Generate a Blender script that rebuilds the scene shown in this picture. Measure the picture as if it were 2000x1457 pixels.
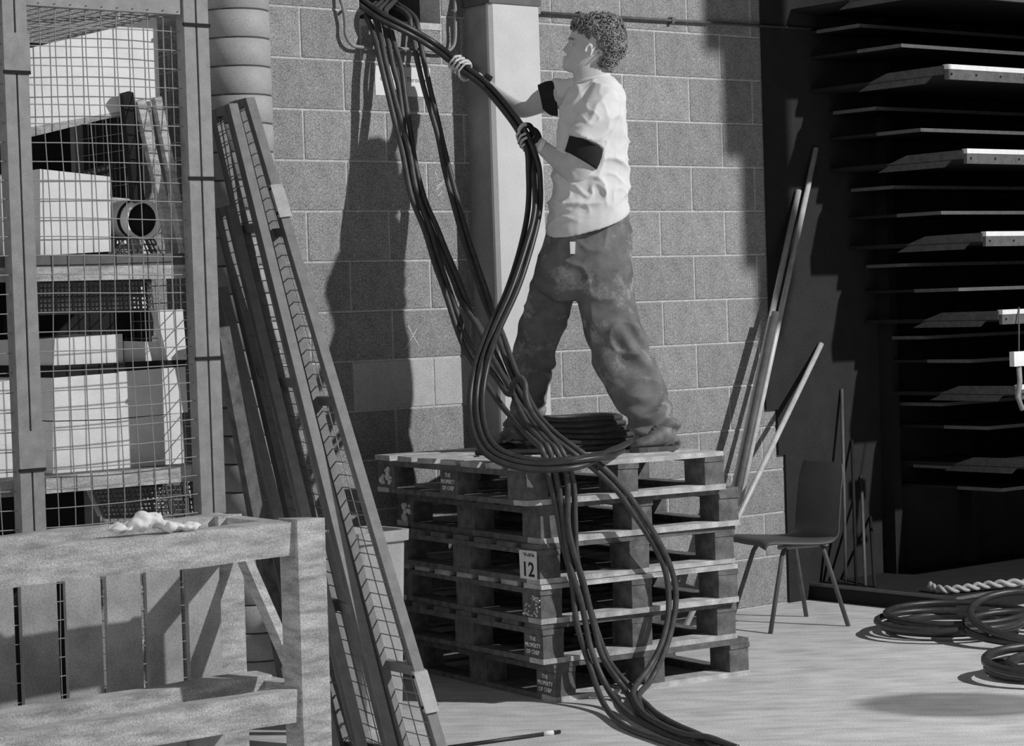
import bpy, bmesh, math, random
from mathutils import Vector, Matrix, noise
from mathutils.bvhtree import BVHTree
from mathutils.kdtree import KDTree
random.seed(7)
for o in list(bpy.data.objects): bpy.data.objects.remove(o)
scene = bpy.context.scene
COL = scene.collection

# ------------------------------------------------------------------ camera, light, exposure
FPX, PITCH, ROLL, THETA, WALLY, CAMH = 4486.0, 0.030376, -0.032316, 0.681148, 10.89387, 1.62
C0 = Vector((0, 0, CAMH))
_up = Vector((0, math.sin(PITCH), math.cos(PITCH)))
FW = Vector((0, math.cos(PITCH), -math.sin(PITCH)))
RT = Vector((1, 0, 0)) * math.cos(ROLL) + _up * math.sin(ROLL)
UP = -Vector((1, 0, 0)) * math.sin(ROLL) + _up * math.cos(ROLL)
cam_data = bpy.data.cameras.new('camera')
cam_data.sensor_width = 36.0
cam_data.lens = FPX / 2000 * 36.0
cam = bpy.data.objects.new('camera', cam_data)
COL.objects.link(cam)
m3 = Matrix((RT, UP, -FW)).transposed()
cam.matrix_world = Matrix.Translation(C0) @ m3.to_4x4()
cam_data.clip_end = 100
scene.camera = cam

TV = Vector((math.cos(THETA), math.sin(THETA), 0))      # along the block wall
NV = Vector((math.sin(THETA), -math.cos(THETA), 0))     # out of the block wall
ZV = Vector((0, 0, 1))
WO = Vector((0, WALLY, 0))
def W(l, d, z): return WO + TV * l + NV * d + ZV * z
def wl(p):
    v = p - WO
    return v.dot(TV), v.dot(NV), p.z
def ray(px, py): return RT * ((px - 1000) / FPX) - UP * ((py - 728.5) / FPX) + FW
def at_z(px, py, z):
    d = ray(px, py); return C0 + d * ((z - CAMH) / d.z)
def at_Y(px, py, Y):
    d = ray(px, py); return C0 + d * (Y / d.y)
def at_w(px, py, dw=0.0):
    d = ray(px, py); return C0 + d * ((WO + NV * dw - Vector((0, 0, 0))).dot(NV) / d.dot(NV))
def at_l(px, py, l):
    d = ray(px, py); return C0 + d * ((WO + TV * l).dot(TV) / d.dot(TV))

world = bpy.data.worlds.new('dim_hall')
scene.world = world
world.use_nodes = True
world.node_tree.nodes['Background'].inputs[0].default_value = (1, 1, 1, 1)
world.node_tree.nodes['Background'].inputs[1].default_value = 0.78
LAMP_POS = W(3.65, 9.0, 6.85)
ld = bpy.data.lights.new('flood_lamp', 'SPOT')
ld.energy = 4300
ld.spot_size = math.radians(78); ld.spot_blend = 0.75
ld.shadow_soft_size = 0.10
lamp = bpy.data.objects.new('flood_lamp', ld); COL.objects.link(lamp)
lamp.location = LAMP_POS
aim = W(-1.0, 2.2, -0.6)
lamp.rotation_euler = (aim - LAMP_POS).to_track_quat('-Z', 'Y').to_euler()
scene.view_settings.view_transform = 'Standard'
scene.view_settings.look = 'None'
scene.view_settings.gamma = 1.0
scene.view_settings.use_curve_mapping = False
scene.view_settings.exposure = 0.0

# ------------------------------------------------------------------ materials
MATS = {}
def mat(name, base, rough=0.8, var=0.15, scale=25.0, fine=0.12, fscale=320.0, bump=0.1, spec=0.25, rnd=0.0, stretch=None, metal=0.0):
    if name in MATS: return MATS[name]
    m = bpy.data.materials.new(name); m.use_nodes = True
    nt = m.node_tree; N = nt.nodes; L = nt.links
    b = N['Principled BSDF']
    b.inputs['Roughness'].default_value = rough
    b.inputs['Specular IOR Level'].default_value = spec
    b.inputs['Metallic'].default_value = metal
    tc = N.new('ShaderNodeTexCoord'); src = tc.outputs['Object']
    if stretch:
        mp = N.new('ShaderNodeMapping'); mp.inputs['Scale'].default_value = stretch
        L.new(src, mp.inputs['Vector']); src = mp.outputs['Vector']
    n1 = N.new('ShaderNodeTexNoise'); n1.inputs['Scale'].default_value = scale; n1.inputs['Detail'].default_value = 4
    n2 = N.new('ShaderNodeTexNoise'); n2.inputs['Scale'].default_value = fscale; n2.inputs['Detail'].default_value = 2
    L.new(src, n1.inputs['Vector']); L.new(tc.outputs['Object'], n2.inputs['Vector'])
    def mr(sock, lo, hi):
        r = N.new('ShaderNodeMapRange'); r.inputs['From Min'].default_value = 0.3; r.inputs['From Max'].default_value = 0.7
        r.inputs['To Min'].default_value = lo; r.inputs['To Max'].default_value = hi
        L.new(sock, r.inputs['Value']); return r.outputs[0]
    a = mr(n1.outputs['Fac'], 1 - var, 1 + var); c = mr(n2.outputs['Fac'], 1 - fine, 1 + fine)
    mu = N.new('ShaderNodeMath'); mu.operation = 'MULTIPLY'; L.new(a, mu.inputs[0]); L.new(c, mu.inputs[1])
    out = mu.outputs[0]
    if rnd:
        oi = N.new('ShaderNodeObjectInfo')
        r = N.new('ShaderNodeMapRange'); r.inputs['To Min'].default_value = 1 - rnd; r.inputs['To Max'].default_value = 1 + rnd
        L.new(oi.outputs['Random'], r.inputs['Value'])
        m2 = N.new('ShaderNodeMath'); m2.operation = 'MULTIPLY'; L.new(out, m2.inputs[0]); L.new(r.outputs[0], m2.inputs[1]); out = m2.outputs[0]
    m4 = N.new('ShaderNodeMath'); m4.operation = 'MULTIPLY'; m4.use_clamp = True; L.new(out, m4.inputs[0]); m4.inputs[1].default_value = base
    L.new(m4.outputs[0], b.inputs['Base Color'])
    if bump:
        bp = N.new('ShaderNodeBump'); bp.inputs['Strength'].default_value = bump; bp.inputs['Distance'].default_value = 0.004
        L.new(n1.outputs['Fac'], bp.inputs['Height']); L.new(bp.outputs[0], b.inputs['Normal'])
    MATS[name] = m
    return m
M_BLOCK = mat('concrete_block', 0.30, 0.95, 0.12, 18, 0.55, 200, 0.25, 0.1, rnd=0.09)
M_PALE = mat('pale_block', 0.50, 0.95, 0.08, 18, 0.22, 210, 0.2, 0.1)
M_MORTAR = mat('mortar', 0.52, 0.95, 0.14, 40, 0.35, 220, 0.3, 0.1)
M_COLP = mat('white_painted_concrete', 0.60, 0.8, 0.05, 8, 0.10, 260, 0.05, 0.2)
M_WEB = mat('grey_column_paint', 0.30, 0.8, 0.2, 5, 0.2, 240, 0.05, 0.2)
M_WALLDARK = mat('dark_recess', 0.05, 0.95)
M_WOODP = mat('pallet_paint', 0.145, 0.85, 0.35, 22, 0.2, 200, 0.35, 0.2)
M_WOODB = mat('pallet_board', 0.50, 0.85, 0.32, 14, 0.2, 200, 0.4, 0.2)
M_TIMBER = mat('grey_timber', 0.43, 0.85, 0.34, 9, 0.3, 220, 0.5, 0.2, stretch=(1, 1, 5))
M_PLANK = mat('crate_plank', 0.36, 0.85, 0.2, 10, 0.2, 220, 0.3, 0.2, rnd=0.12)
M_STEEL = mat('galvanised_steel', 0.27, 0.6, 0.15, 20, 0.15, 260, 0.1, 0.4)
M_STEELD = mat('dark_steel', 0.11, 0.6, 0.2, 20, 0.15, 260, 0.1, 0.4)
M_FRAME = mat('frame_steel', 0.19, 0.55, 0.22, 9, 0.2, 260, 0.15, 0.45, rnd=0.15)
M_WIRE = mat('wire', 0.30, 0.5, 0.1, 20, 0.1, 260, 0, 0.4)
M_WIRED = mat('wire_dark', 0.12, 0.5, 0.1, 20, 0.1, 260, 0, 0.4)
M_CABLE = mat('black_cable_rubber', 0.036, 0.42, 0.25, 30, 0.2, 260, 0.1, 0.45)
M_CABLEF = mat('dusty_cable_rubber', 0.066, 0.5, 0.25, 30, 0.2, 260, 0.1, 0.4)
M_WHITE = mat('white_paper', 0.80, 0.8, 0.07, 9, 0.06, 200, 0.05, 0.2)
M_CARD = mat('pale_package', 0.82, 0.85, 0.10, 10, 0.08, 200, 0.15, 0.2)
M_INK = mat('ink', 0.04, 0.9, 0, bump=0)
M_STENCIL = mat('stencil_white', 0.75, 0.9, 0.3, 60, bump=0)
M_SKIN = mat('skin', 0.56, 0.6, 0.08, 20, 0.05, 260, 0.05, 0.35)
M_HAIR = mat('hair', 0.20, 0.55, 0.35, 60, 0.2, 300, 0.1, 0.4)
M_SHIRT = mat('white_cotton', 0.70, 0.95, 0.05, 14, 0.05, 300, 0.1, 0.1)
M_BLACKF = mat('black_fabric', 0.03, 0.95, 0.1, 40, 0.1, 300, 0.1, 0.1)
M_SHOE = mat('shoe_leather', 0.16, 0.5, 0.3, 30, 0.1, 300, 0.1, 0.4)
M_PLASTIC = mat('dark_plastic', 0.075, 0.5, 0.1, 10, 0.1, 260, 0.02, 0.4)
M_RACK = mat('rack_black', 0.026, 0.85, 0.1, 8, 0.1, 200, 0.0, 0.1)
M_TRIM = mat('rack_trim', 0.13, 0.6, 0.15, 30, 0.2, 200, 0.0, 0.3)
M_BACKSHADE = mat('rack_back', 0.036, 0.95, 0.1, 8, 0.2, 200, 0.0, 0.05)
M_BRKT = mat('rack_bracket', 0.10, 0.8, 0.2, 30, 0.3, 200, 0.0, 0.2)
M_FASC = mat('rack_fascia', 0.11, 0.7, 0.2, 30, 0.2, 200, 0.0, 0.3)
M_NOSE = mat('rack_nosing', 0.78, 0.7, 0.06, 30, 0.1, 200, 0.0, 0.3)
M_BIN = mat('bin_plastic', 0.42, 0.6, 0.1, 10, 0.15, 220, 0.05, 0.3)
M_POLE = mat('pale_pole', 0.55, 0.4, 0.15, 15, 0.15, 220, 0.02, 0.5)
M_CHALK = mat('chalk', 0.62, 1.0, 0.2, 60, 0.2, 250, 0, 0.1)
M_DUCT = mat('duct_metal', 0.40, 0.6, 0.1, 8, 0.2, 240, 0.05, 0.35)

def denim():
    m = mat('paint_stained_denim', 0.17, 0.95, 0.25, 14, 0.15, 300, 0.25, 0.1)
    nt = m.node_tree; N = nt.nodes; L = nt.links; b = N['Principled BSDF']
    old = b.inputs['Base Color'].links[0].from_socket
    tc = N.new('ShaderNodeTexCoord')
    n = N.new('ShaderNodeTexNoise'); n.inputs['Scale'].default_value = 6; n.inputs['Detail'].default_value = 9; n.inputs['Roughness'].default_value = 0.78
    L.new(tc.outputs['Object'], n.inputs['Vector'])
    r = N.new('ShaderNodeMapRange'); r.inputs['From Min'].default_value = 0.52; r.inputs['From Max'].default_value = 0.68; r.inputs['To Max'].default_value = 0.85
    L.new(n.outputs['Fac'], r.inputs['Value'])
    mx = N.new('ShaderNodeMix'); mx.data_type = 'RGBA'
    L.new(r.outputs[0], mx.inputs['Factor']); L.new(old, mx.inputs['A']); mx.inputs['B'].default_value = (0.5, 0.5, 0.5, 1)
    L.new(mx.outputs['Result'], b.inputs['Base Color'])
    return m
M_DENIM = denim()

def floor_mat():
    m = mat('concrete_floor', 0.62, 0.8, 0.12, 5.0, 0.34, 190, 0.1, 0.2)
    nt = m.node_tree; N = nt.nodes; L = nt.links; b = N['Principled BSDF']
    old = b.inputs['Base Color'].links[0].from_socket
    tc = N.new('ShaderNodeTexCoord')
    # damp streaks left on the concrete
    mp = N.new('ShaderNodeMapping'); mp.inputs['Scale'].default_value = (3.0, 11.0, 1); mp.inputs['Rotation'].default_value = (0, 0, 0.2)
    L.new(tc.outputs['Object'], mp.inputs['Vector'])
    n = N.new('ShaderNodeTexNoise'); n.inputs['Scale'].default_value = 1.6; n.inputs['Detail'].default_value = 6
    L.new(mp.outputs[0], n.inputs['Vector'])
    r = N.new('ShaderNodeMapRange'); r.inputs['From Min'].default_value = 0.42; r.inputs['From Max'].default_value = 0.75
    r.inputs['To Min'].default_value = 1.0; r.inputs['To Max'].default_value = 0.72
    L.new(n.outputs['Fac'], r.inputs['Value'])
    mx = N.new('ShaderNodeMix'); mx.data_type = 'RGBA'; mx.blend_type = 'MULTIPLY'; mx.inputs['Factor'].default_value = 1
    L.new(old, mx.inputs['A']); L.new(r.outputs[0], mx.inputs['B'])
    # one long soft shadow painted into the floor colour
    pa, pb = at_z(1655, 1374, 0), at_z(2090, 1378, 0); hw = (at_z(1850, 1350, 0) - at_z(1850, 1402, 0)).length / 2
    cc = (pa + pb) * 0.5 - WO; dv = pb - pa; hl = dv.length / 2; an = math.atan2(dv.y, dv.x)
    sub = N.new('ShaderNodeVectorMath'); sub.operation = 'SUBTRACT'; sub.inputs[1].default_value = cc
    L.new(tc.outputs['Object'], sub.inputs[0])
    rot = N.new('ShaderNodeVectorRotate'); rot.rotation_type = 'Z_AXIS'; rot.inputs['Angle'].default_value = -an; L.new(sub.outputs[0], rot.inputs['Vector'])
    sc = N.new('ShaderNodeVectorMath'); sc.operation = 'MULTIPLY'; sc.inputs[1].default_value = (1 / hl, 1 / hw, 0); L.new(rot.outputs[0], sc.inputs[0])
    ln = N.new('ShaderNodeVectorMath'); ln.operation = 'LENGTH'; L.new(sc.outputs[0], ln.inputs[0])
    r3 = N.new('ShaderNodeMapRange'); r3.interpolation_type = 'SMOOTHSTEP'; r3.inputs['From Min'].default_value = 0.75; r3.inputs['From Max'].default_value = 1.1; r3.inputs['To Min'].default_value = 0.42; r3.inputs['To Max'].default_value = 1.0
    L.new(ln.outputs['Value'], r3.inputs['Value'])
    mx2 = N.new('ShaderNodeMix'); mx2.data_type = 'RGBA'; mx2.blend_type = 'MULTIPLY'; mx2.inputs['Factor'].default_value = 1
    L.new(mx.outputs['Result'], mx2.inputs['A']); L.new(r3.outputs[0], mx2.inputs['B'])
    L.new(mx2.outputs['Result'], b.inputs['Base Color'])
    return m
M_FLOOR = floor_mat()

# ------------------------------------------------------------------ mesh helpers
def origin_of(o):
    p = Vector((0, 0, 0))
    while o is not None:
        p += o.location; o = o.parent
    return p
def link(name, me, m, parent=None, loc=None):
    o = bpy.data.objects.new(name, me); COL.objects.link(o)
    if m and not me.materials: me.materials.append(m)
    if parent: o.parent = parent
    if loc is not None: o.location = loc
    return o
class MB:
    def __init__(s): s.v = []; s.f = []
    def hexa(s, p, jit=0.0):
        b = len(s.v)
        for q in p:
            q = Vector(q)
            if jit: q = q + Vector((random.uniform(-jit, jit), random.uniform(-jit, jit), random.uniform(-jit, jit)))
            s.v.append(q)
        for f in ((0, 3, 2, 1), (4, 5, 6, 7), (0, 1, 5, 4), (1, 2, 6, 5), (2, 3, 7, 6), (3, 0, 4, 7)): s.f.append([b + i for i in f])
        return s
    def box(s, o, a, b, c, jit=0.0):
        o, a, b, c = Vector(o), Vector(a), Vector(b), Vector(c)
        return s.hexa([o, o + a, o + a + b, o + b, o + c, o + a + c, o + a + b + c, o + b + c], jit)
    def wbox(s, l0, l1, d0, d1, z0, z1, jit=0.0):
        return s.box(W(l0, d0, z0), TV * (l1 - l0), NV * (d1 - d0), ZV * (z1 - z0), jit)
    def beam(s, p, q, wv, hv, jit=0.0):
        p, q = Vector(p), Vector(q)
        return s.box(p - wv * 0.5 - hv * 0.5, wv, hv, q - p, jit)
    def tube(s, pts, r, n=8, caps=True):
        pts = [Vector(p) for p in pts]; k = len(pts)
        rr = r if isinstance(r, (list, tuple)) else [r] * k
        b0 = len(s.v); prev = None
        for i, p in enumerate(pts):
            t = (pts[min(i + 1, k - 1)] - pts[max(i - 1, 0)]).normalized()
            if prev is None:
                a = t.orthogonal().normalized()
            else:
                a = (prev - t * prev.dot(t)).normalized()
            prev = a; c = t.cross(a)
            for j in range(n):
                an = 2 * math.pi * j / n
                s.v.append(p + (a * math.cos(an) + c * math.sin(an)) * rr[i])
        for i in range(k - 1):
            for j in range(n):
                s.f.append([b0 + i * n + j, b0 + i * n + (j + 1) % n, b0 + (i + 1) * n + (j + 1) % n, b0 + (i + 1) * n + j])
        if caps:
            s.f.append([b0 + j for j in reversed(range(n))]); s.f.append([b0 + (k - 1) * n + j for j in range(n)])
        return s
    def loft(s, rings, caps=True):
        b0 = len(s.v); n = len(rings[0])
        for rg in rings: s.v += [Vector(p) for p in rg]
        for i in range(len(rings) - 1):
            for j in range(n):
                s.f.append([b0 + i * n + j, b0 + i * n + (j + 1) % n, b0 + (i + 1) * n + (j + 1) % n, b0 + (i + 1) * n + j])
        if caps:
            s.f.append([b0 + j for j in reversed(range(n))]); e = b0 + (len(rings) - 1) * n
            s.f.append([e + j for j in range(n)])
        return s
    def ell(s, c, ax, nu=16, nv=10):
        c = Vector(c); a1, a2, a3 = [Vector(a) for a in ax]; rings = []
        for i in range(1, nv):
            ph = math.pi * i / nv
            rings.append([c + a3 * (-math.cos(ph)) + (a1 * math.cos(2 * math.pi * j / nu) + a2 * math.sin(2 * math.pi * j / nu)) * math.sin(ph) for j in range(nu)])
        return s.loft(rings)
    def mesh(s, name, org=Vector((0, 0, 0)), smooth=False):
        me = bpy.data.meshes.new(name)
        me.from_pydata([tuple(p - org) for p in s.v], [], s.f)
        bm = bmesh.new(); bm.from_mesh(me); bmesh.ops.recalc_face_normals(bm, faces=bm.faces); bm.to_mesh(me); bm.free()
        if smooth: me.polygons.foreach_set('use_smooth', [True] * len(me.polygons))
        me.update(); return me
    def build(s, name, m, parent=None, smooth=False, base=None):
        org = origin_of(parent) if parent else (Vector(base) if base is not None else Vector((0, 0, 0)))
        me = s.mesh(name, org, smooth)
        return link(name, me, m, parent, None if parent else org)
def tag(o, label=None, cat=None, group=None, kind=None):
    if label: o['label'] = label
    if cat: o['category'] = cat
    if group: o['group'] = group
    if kind: o['kind'] = kind
    return o
def thing(name, loc, label, cat, group=None):
    o = bpy.data.objects.new(name, None); COL.objects.link(o); o.location = loc; o.empty_display_size = 0.1
    return tag(o, label, cat, group)
def spline(pts, per=8):
    pts = [Vector(p) for p in pts]
    q = [pts[0] * 2 - pts[1]] + pts + [pts[-1] * 2 - pts[-2]]; out = []
    for i in range(1, len(q) - 2):
        a, b, c, d = q[i - 1], q[i], q[i + 1], q[i + 2]
        for k in range(per):
            t = k / per
            out.append(0.5 * ((2 * b) + (c - a) * t + (2 * a - 5 * b + 4 * c - d) * t * t + (3 * b - a - 3 * c + d) * t ** 3))
    out.append(pts[-1]); return out
def text_mesh(txt, size, name='lettering', extrude=0.0006, align='CENTER', bold=0.0, sx=1.0):
    cu = bpy.data.curves.new(name, 'FONT'); cu.body = txt; cu.size = size; cu.align_x = align; cu.align_y = 'CENTER'; cu.extrude = extrude; cu.offset = bold
    cu.resolution_u = 2
    ob = bpy.data.objects.new(name, cu); COL.objects.link(ob)
    dg = bpy.context.evaluated_depsgraph_get()
    me = bpy.data.meshes.new_from_object(ob.evaluated_get(dg))
    bpy.data.objects.remove(ob); bpy.data.curves.remove(cu)
    me.materials.clear()
    if sx != 1.0:
        for v in me.vertices: v.co.x *= sx
    return me
def place_text(me, m, parent, pos, xdir, ydir, name='lettering'):
    X = Vector(xdir).normalized(); Yv = Vector(ydir).normalized(); Zn = X.cross(Yv)
    org = origin_of(parent)
    M = Matrix((X, Yv, Zn)).transposed().to_4x4(); M.translation = Vector(pos) - org
    me2 = me.copy(); me2.transform(M)
    return link(name, me2, m, parent)
def evaluated(o, name):
    dg = bpy.context.evaluated_depsgraph_get(); dg.update()
    me = bpy.data.meshes.new_from_object(o.evaluated_get(dg)); me.name = name
    return me
def remeshed(mb, name, voxel, m, parent, smooth_iter=4, disp=None, decimate=None):
    """fuse the lofted solids of a MB into one continuous skin"""
    org = origin_of(parent)
    me = mb.mesh(name, org)
    tmp = bpy.data.objects.new('tmp', me); COL.objects.link(tmp)
    r = tmp.modifiers.new('r', 'REMESH'); r.mode = 'VOXEL'; r.voxel_size = voxel
    s = tmp.modifiers.new('s', 'SMOOTH'); s.iterations = smooth_iter; s.factor = 0.5
    me2 = evaluated(tmp, name)
    bpy.data.objects.remove(tmp)
    if disp:
        nrm = [v.normal.copy() for v in me2.vertices]
        for v, nn in zip(me2.vertices, nrm):
            v.co += nn * disp(v.co + org, nn)
    me2.polygons.foreach_set('use_smooth', [True] * len(me2.polygons)); me2.update()
    me2.materials.clear()
    return link(name, me2, m, parent)

# ------------------------------------------------------------------ floor and block wall
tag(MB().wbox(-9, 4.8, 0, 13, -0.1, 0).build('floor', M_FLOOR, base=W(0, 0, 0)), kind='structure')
HALLH = 7.6
tag(MB().wbox(-9, 4.8, -0.2, 13, HALLH, HALLH + 0.1).build('ceiling', M_WALLDARK, base=W(0, 0, HALLH)), kind='structure')
tag(MB().wbox(4.65, 4.8, -0.2, 13, 0, HALLH).build('wall_right', M_WALLDARK, base=W(4.65, 3, 0)), kind='structure')
tag(MB().wbox(-9, 4.8, 13, 13.15, 0, HALLH).build('wall_front', M_WALLDARK, base=W(0, 13, 0)), kind='structure')
OPL, OPR, OPB, TOPZ = wl(at_w(703, 30))[0], wl(at_w(861, 30))[0], wl(at_w(780, 42))[2], 3.405
wb = MB()
J0 = -0.004
wb.wbox(-9, OPL, -0.16, J0, 0, TOPZ).wbox(OPR, 4.65, -0.16, J0, 0, TOPZ).wbox(OPL, OPR, -0.16, J0, 0, OPB).wbox(-9, 4.65, -0.16, J0, TOPZ, HALLH)
wall = wb.build('wall_back', M_MORTAR, base=W(0, 0, 0))
tag(wall, kind='structure')
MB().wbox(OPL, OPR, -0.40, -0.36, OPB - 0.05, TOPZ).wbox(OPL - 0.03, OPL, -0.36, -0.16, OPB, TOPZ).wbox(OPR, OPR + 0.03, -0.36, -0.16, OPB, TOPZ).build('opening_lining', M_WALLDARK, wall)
MB().wbox(OPL, OPR, -0.36, 0.004, OPB - 0.03, OPB + 0.001).build('sill', M_MORTAR, wall)
SPLIT = -0.12
shared = {}
def block(l0, l1, z0, z1, m):
    j = 0.0045
    key = (round(l1 - l0, 4), round(z1 - z0, 4), m.name)
    if key not in shared:
        a, b = (l1 - l0) - 2 * j, (z1 - z0) - 2 * j
        mb = MB(); e = 0.003; P = []
        x, y, zz = TV, NV, ZV
        base = [(0, 0), (a, 0), (a, b), (0, b)]
        back = [x * p + zz * q - y * 0.01 for p, q in base]
        mid = [x * p + zz * q - y * e for p, q in base]
        fr = [x * (p + (e if p == 0 else -e)) + zz * (q + (e if q == 0 else -e)) for p, q in base]
        v = back + mid + fr; mb.v = [Vector(q) for q in v]
        for k in range(4):
            mb.f.append([k, (k + 1) % 4, 4 + (k + 1) % 4, 4 + k]); mb.f.append([4 + k, 4 + (k + 1) % 4, 8 + (k + 1) % 4, 8 + k])
        mb.f.append([8, 9, 10, 11]); mb.f.append([3, 2, 1, 0])
        me = mb.mesh('block'); me.materials.append(m); shared[key] = me
    link('block', shared[key], None, wall, W(l0 + j, 0, z0 + j) - W(0, 0, 0))
for k in range(-6, 9):
    z1 = 2.0552 - 0.225 * k; z0 = z1 - 0.225
    if k == 8: z0 = 0.0
    for side, off in (('L', -1.1395), ('R', 0.98774)):
        o = off + (0.225 if k % 2 else 0)
        for i in range(-8, 9):
            a, b = o + 0.45 * i, o + 0.45 * (i + 1)
            lo, hi = (-3.5, SPLIT) if side == 'L' else (SPLIT, 2.75)
            a, b = max(a, lo), min(b, hi)
            if b - a < 0.03: continue
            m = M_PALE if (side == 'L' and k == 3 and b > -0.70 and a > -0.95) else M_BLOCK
            if z1 > OPB and b > OPL and a < OPR:      # cut round the cable opening
                if a < OPL - 0.03: block(a, OPL, z0, z1, m)
                if b > OPR + 0.03: block(OPR, b, z0, z1, m)
                if z0 < OPB - 0.03: block(max(a, OPL), min(b, OPR), z0, OPB - 0.012, m)
                continue
            block(a, b, z0, z1, m)
def chalk(p, q, w=0.004):
    p, q = at_w(*p), at_w(*q); dr = (q - p).normalized()
    MB().box(p - NV * 0.002, (q - p), dr.cross(NV) * w, NV * 0.0035).build('chalk_mark', M_CHALK, wall)
for a, b in (((797, 636), (818, 675)), ((815, 642), (792, 682)), ((849, 333), (857, 351)), ((869, 352), (853, 366)), ((866, 358), (853, 371)), ((864, 374), (856, 384))): chalk(a, b)

# column: painted box column with a chamfered corner
CL0, CL1, CD, CH = -0.262, 0.062, 0.20, 0.016
p = [(CL0, -0.01), (CL1, -0.01), (CL1, CD - 0.012), (CL1 - 0.012, CD), (CL0 + CH, CD), (CL0, CD - CH)]
CL0 = wl(at_w(961, 300, CD - 0.02))[0]; CL1 = wl(at_w(1062, 300, CD))[0]
p = [(CL0, -0.01), (CL1, -0.01), (CL1, CD - 0.008), (CL1 - 0.008, CD), (CL0 + CH, CD), (CL0, CD - CH)]
p = [(CL0, CD - 0.032), (CL1, CD - 0.032), (CL1, CD - 0.006), (CL1 - 0.006, CD), (CL0 + CH, CD), (CL0, CD - CH)]
cb = MB(); cb.loft([[W(a, b, z) for a, b in p] for z in (0, HALLH)])
colm = cb.build('trim_1', M_COLP, base=W(CL0, 0, 0)); tag(colm, 'square steel column against the block wall, its front flange painted white', kind='structure')
MB().wbox(CL0 + 0.010, CL1 - 0.004, -0.002, CD - 0.031, 0, HALLH).build('column_web', M_WEB, colm)  # side set darker than the front flange
zc = wl(at_w(1010, 6, CD))[2]
MB().wbox(CL0 - 0.01, CL1 + 0.006, -0.002, CD + 0.008, zc - 0.008, zc + 0.03).build('steel_band', M_STEELD, colm)

# conduit along the wall
pa, pb = at_w(1058, 25, 0.023), at_w(1380, 44, 0.023)
cp = pb + (pb - pa) * 0.85
cd = thing('wall_conduit', pa, 'thin dark pipe running level along the block wall above the man', 'pipe')
MB().tube([pa, cp], 0.0075, 10).build('pipe', M_STEELD, cd, True)
for t_ in (0.22, 0.78):
    q = pa.lerp(pb, t_); MB().box(q - TV * 0.008 - NV * 0.02 - ZV * 0.016, TV * 0.016, NV * 0.03, ZV * 0.032).build('pipe_clip', M_STEELD, cd)

# bent bar bracket below the opening
bpts = [(655, -30), (668, 8), (674, 40), (675, 66), (684, 84), (702, 92), (760, 94), (830, 98), (868, 101), (884, 92), (889, 72), (889, 30), (889, -30)]
pts = [at_w(x, y, 0.035) for x, y in bpts]
pts[0] = at_w(650, -40, 0.0); pts[-1] = at_w(889, -40, 0.0)
br = thing('cable_bracket', pts[0], 'bent grey steel bar bracket below the wall opening', 'bracket')
MB().tube(spline(pts, 6), 0.0085, 10).build('bar', M_STEEL, br, True)
for x, y in ((676, 20), (889, 20)):
    a = at_w(x, y, 0.035); MB().tube([a, a - NV * 0.037], 0.007, 8).build('stay', M_STEEL, br, True)

# paper sign
s0, s1 = wl(at_w(731, 128)), wl(at_w(841, 190))
sg = thing('paper_sign', W(s0[0], 0.001, s1[2]), 'white paper notice with black lettering taped to the block wall behind the cables', 'sign')
MB().wbox(s0[0], s1[0], 0.001, 0.003, s1[2], s0[2]).build('sheet', M_WHITE, sg)
tm = text_mesh('Cable Pass Through', 0.032, extrude=0.0003)
wdt = max(v.co.x for v in tm.vertices) - min(v.co.x for v in tm.vertices)
place_text(tm, M_INK, sg, W((s0[0] + s1[0]) / 2, 0.0032, wl(at_w(790, 156))[2]), TV, ZV)

# round ribbed duct standing at the wall, left of the leaning frames
dc = wl(at_w(460, 100, 0.17))
du = thing('round_duct', W(dc[0], 0.17, 0), 'round grey duct with ring seams rising beside the block wall behind the cage', 'duct')
ring = lambda z, r: [W(dc[0] + r * math.cos(a), 0.17 + r * math.sin(a), z) for a in [2 * math.pi * j / 40 for j in range(40)]]
DR = 0.148
zs = [wl(at_w(460, y, 0.17))[2] for y in (25, 79, 133, 190)]
dz = (zs[0] - zs[3]) / 3
n0 = int(zs[0] / dz); zz0 = zs[0] - n0 * dz
seams = [zz0 + dz * i for i in range(n0 + 4)]
prev = 0.0
for z in seams + [3.4]:
    if z > 3.4: continue
    if z - prev < 0.01: continue
    MB().loft([ring(prev + 0.003, DR - 0.004), ring(prev + 0.006, DR), ring(z - 0.006, DR), ring(z - 0.003, DR - 0.004)]).build('duct_section', M_DUCT, du, True)
    prev = z
MB().loft([ring(0, DR - 0.008), ring(3.39, DR - 0.008)]).build('duct_core', M_STEELD, du, True)

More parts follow.
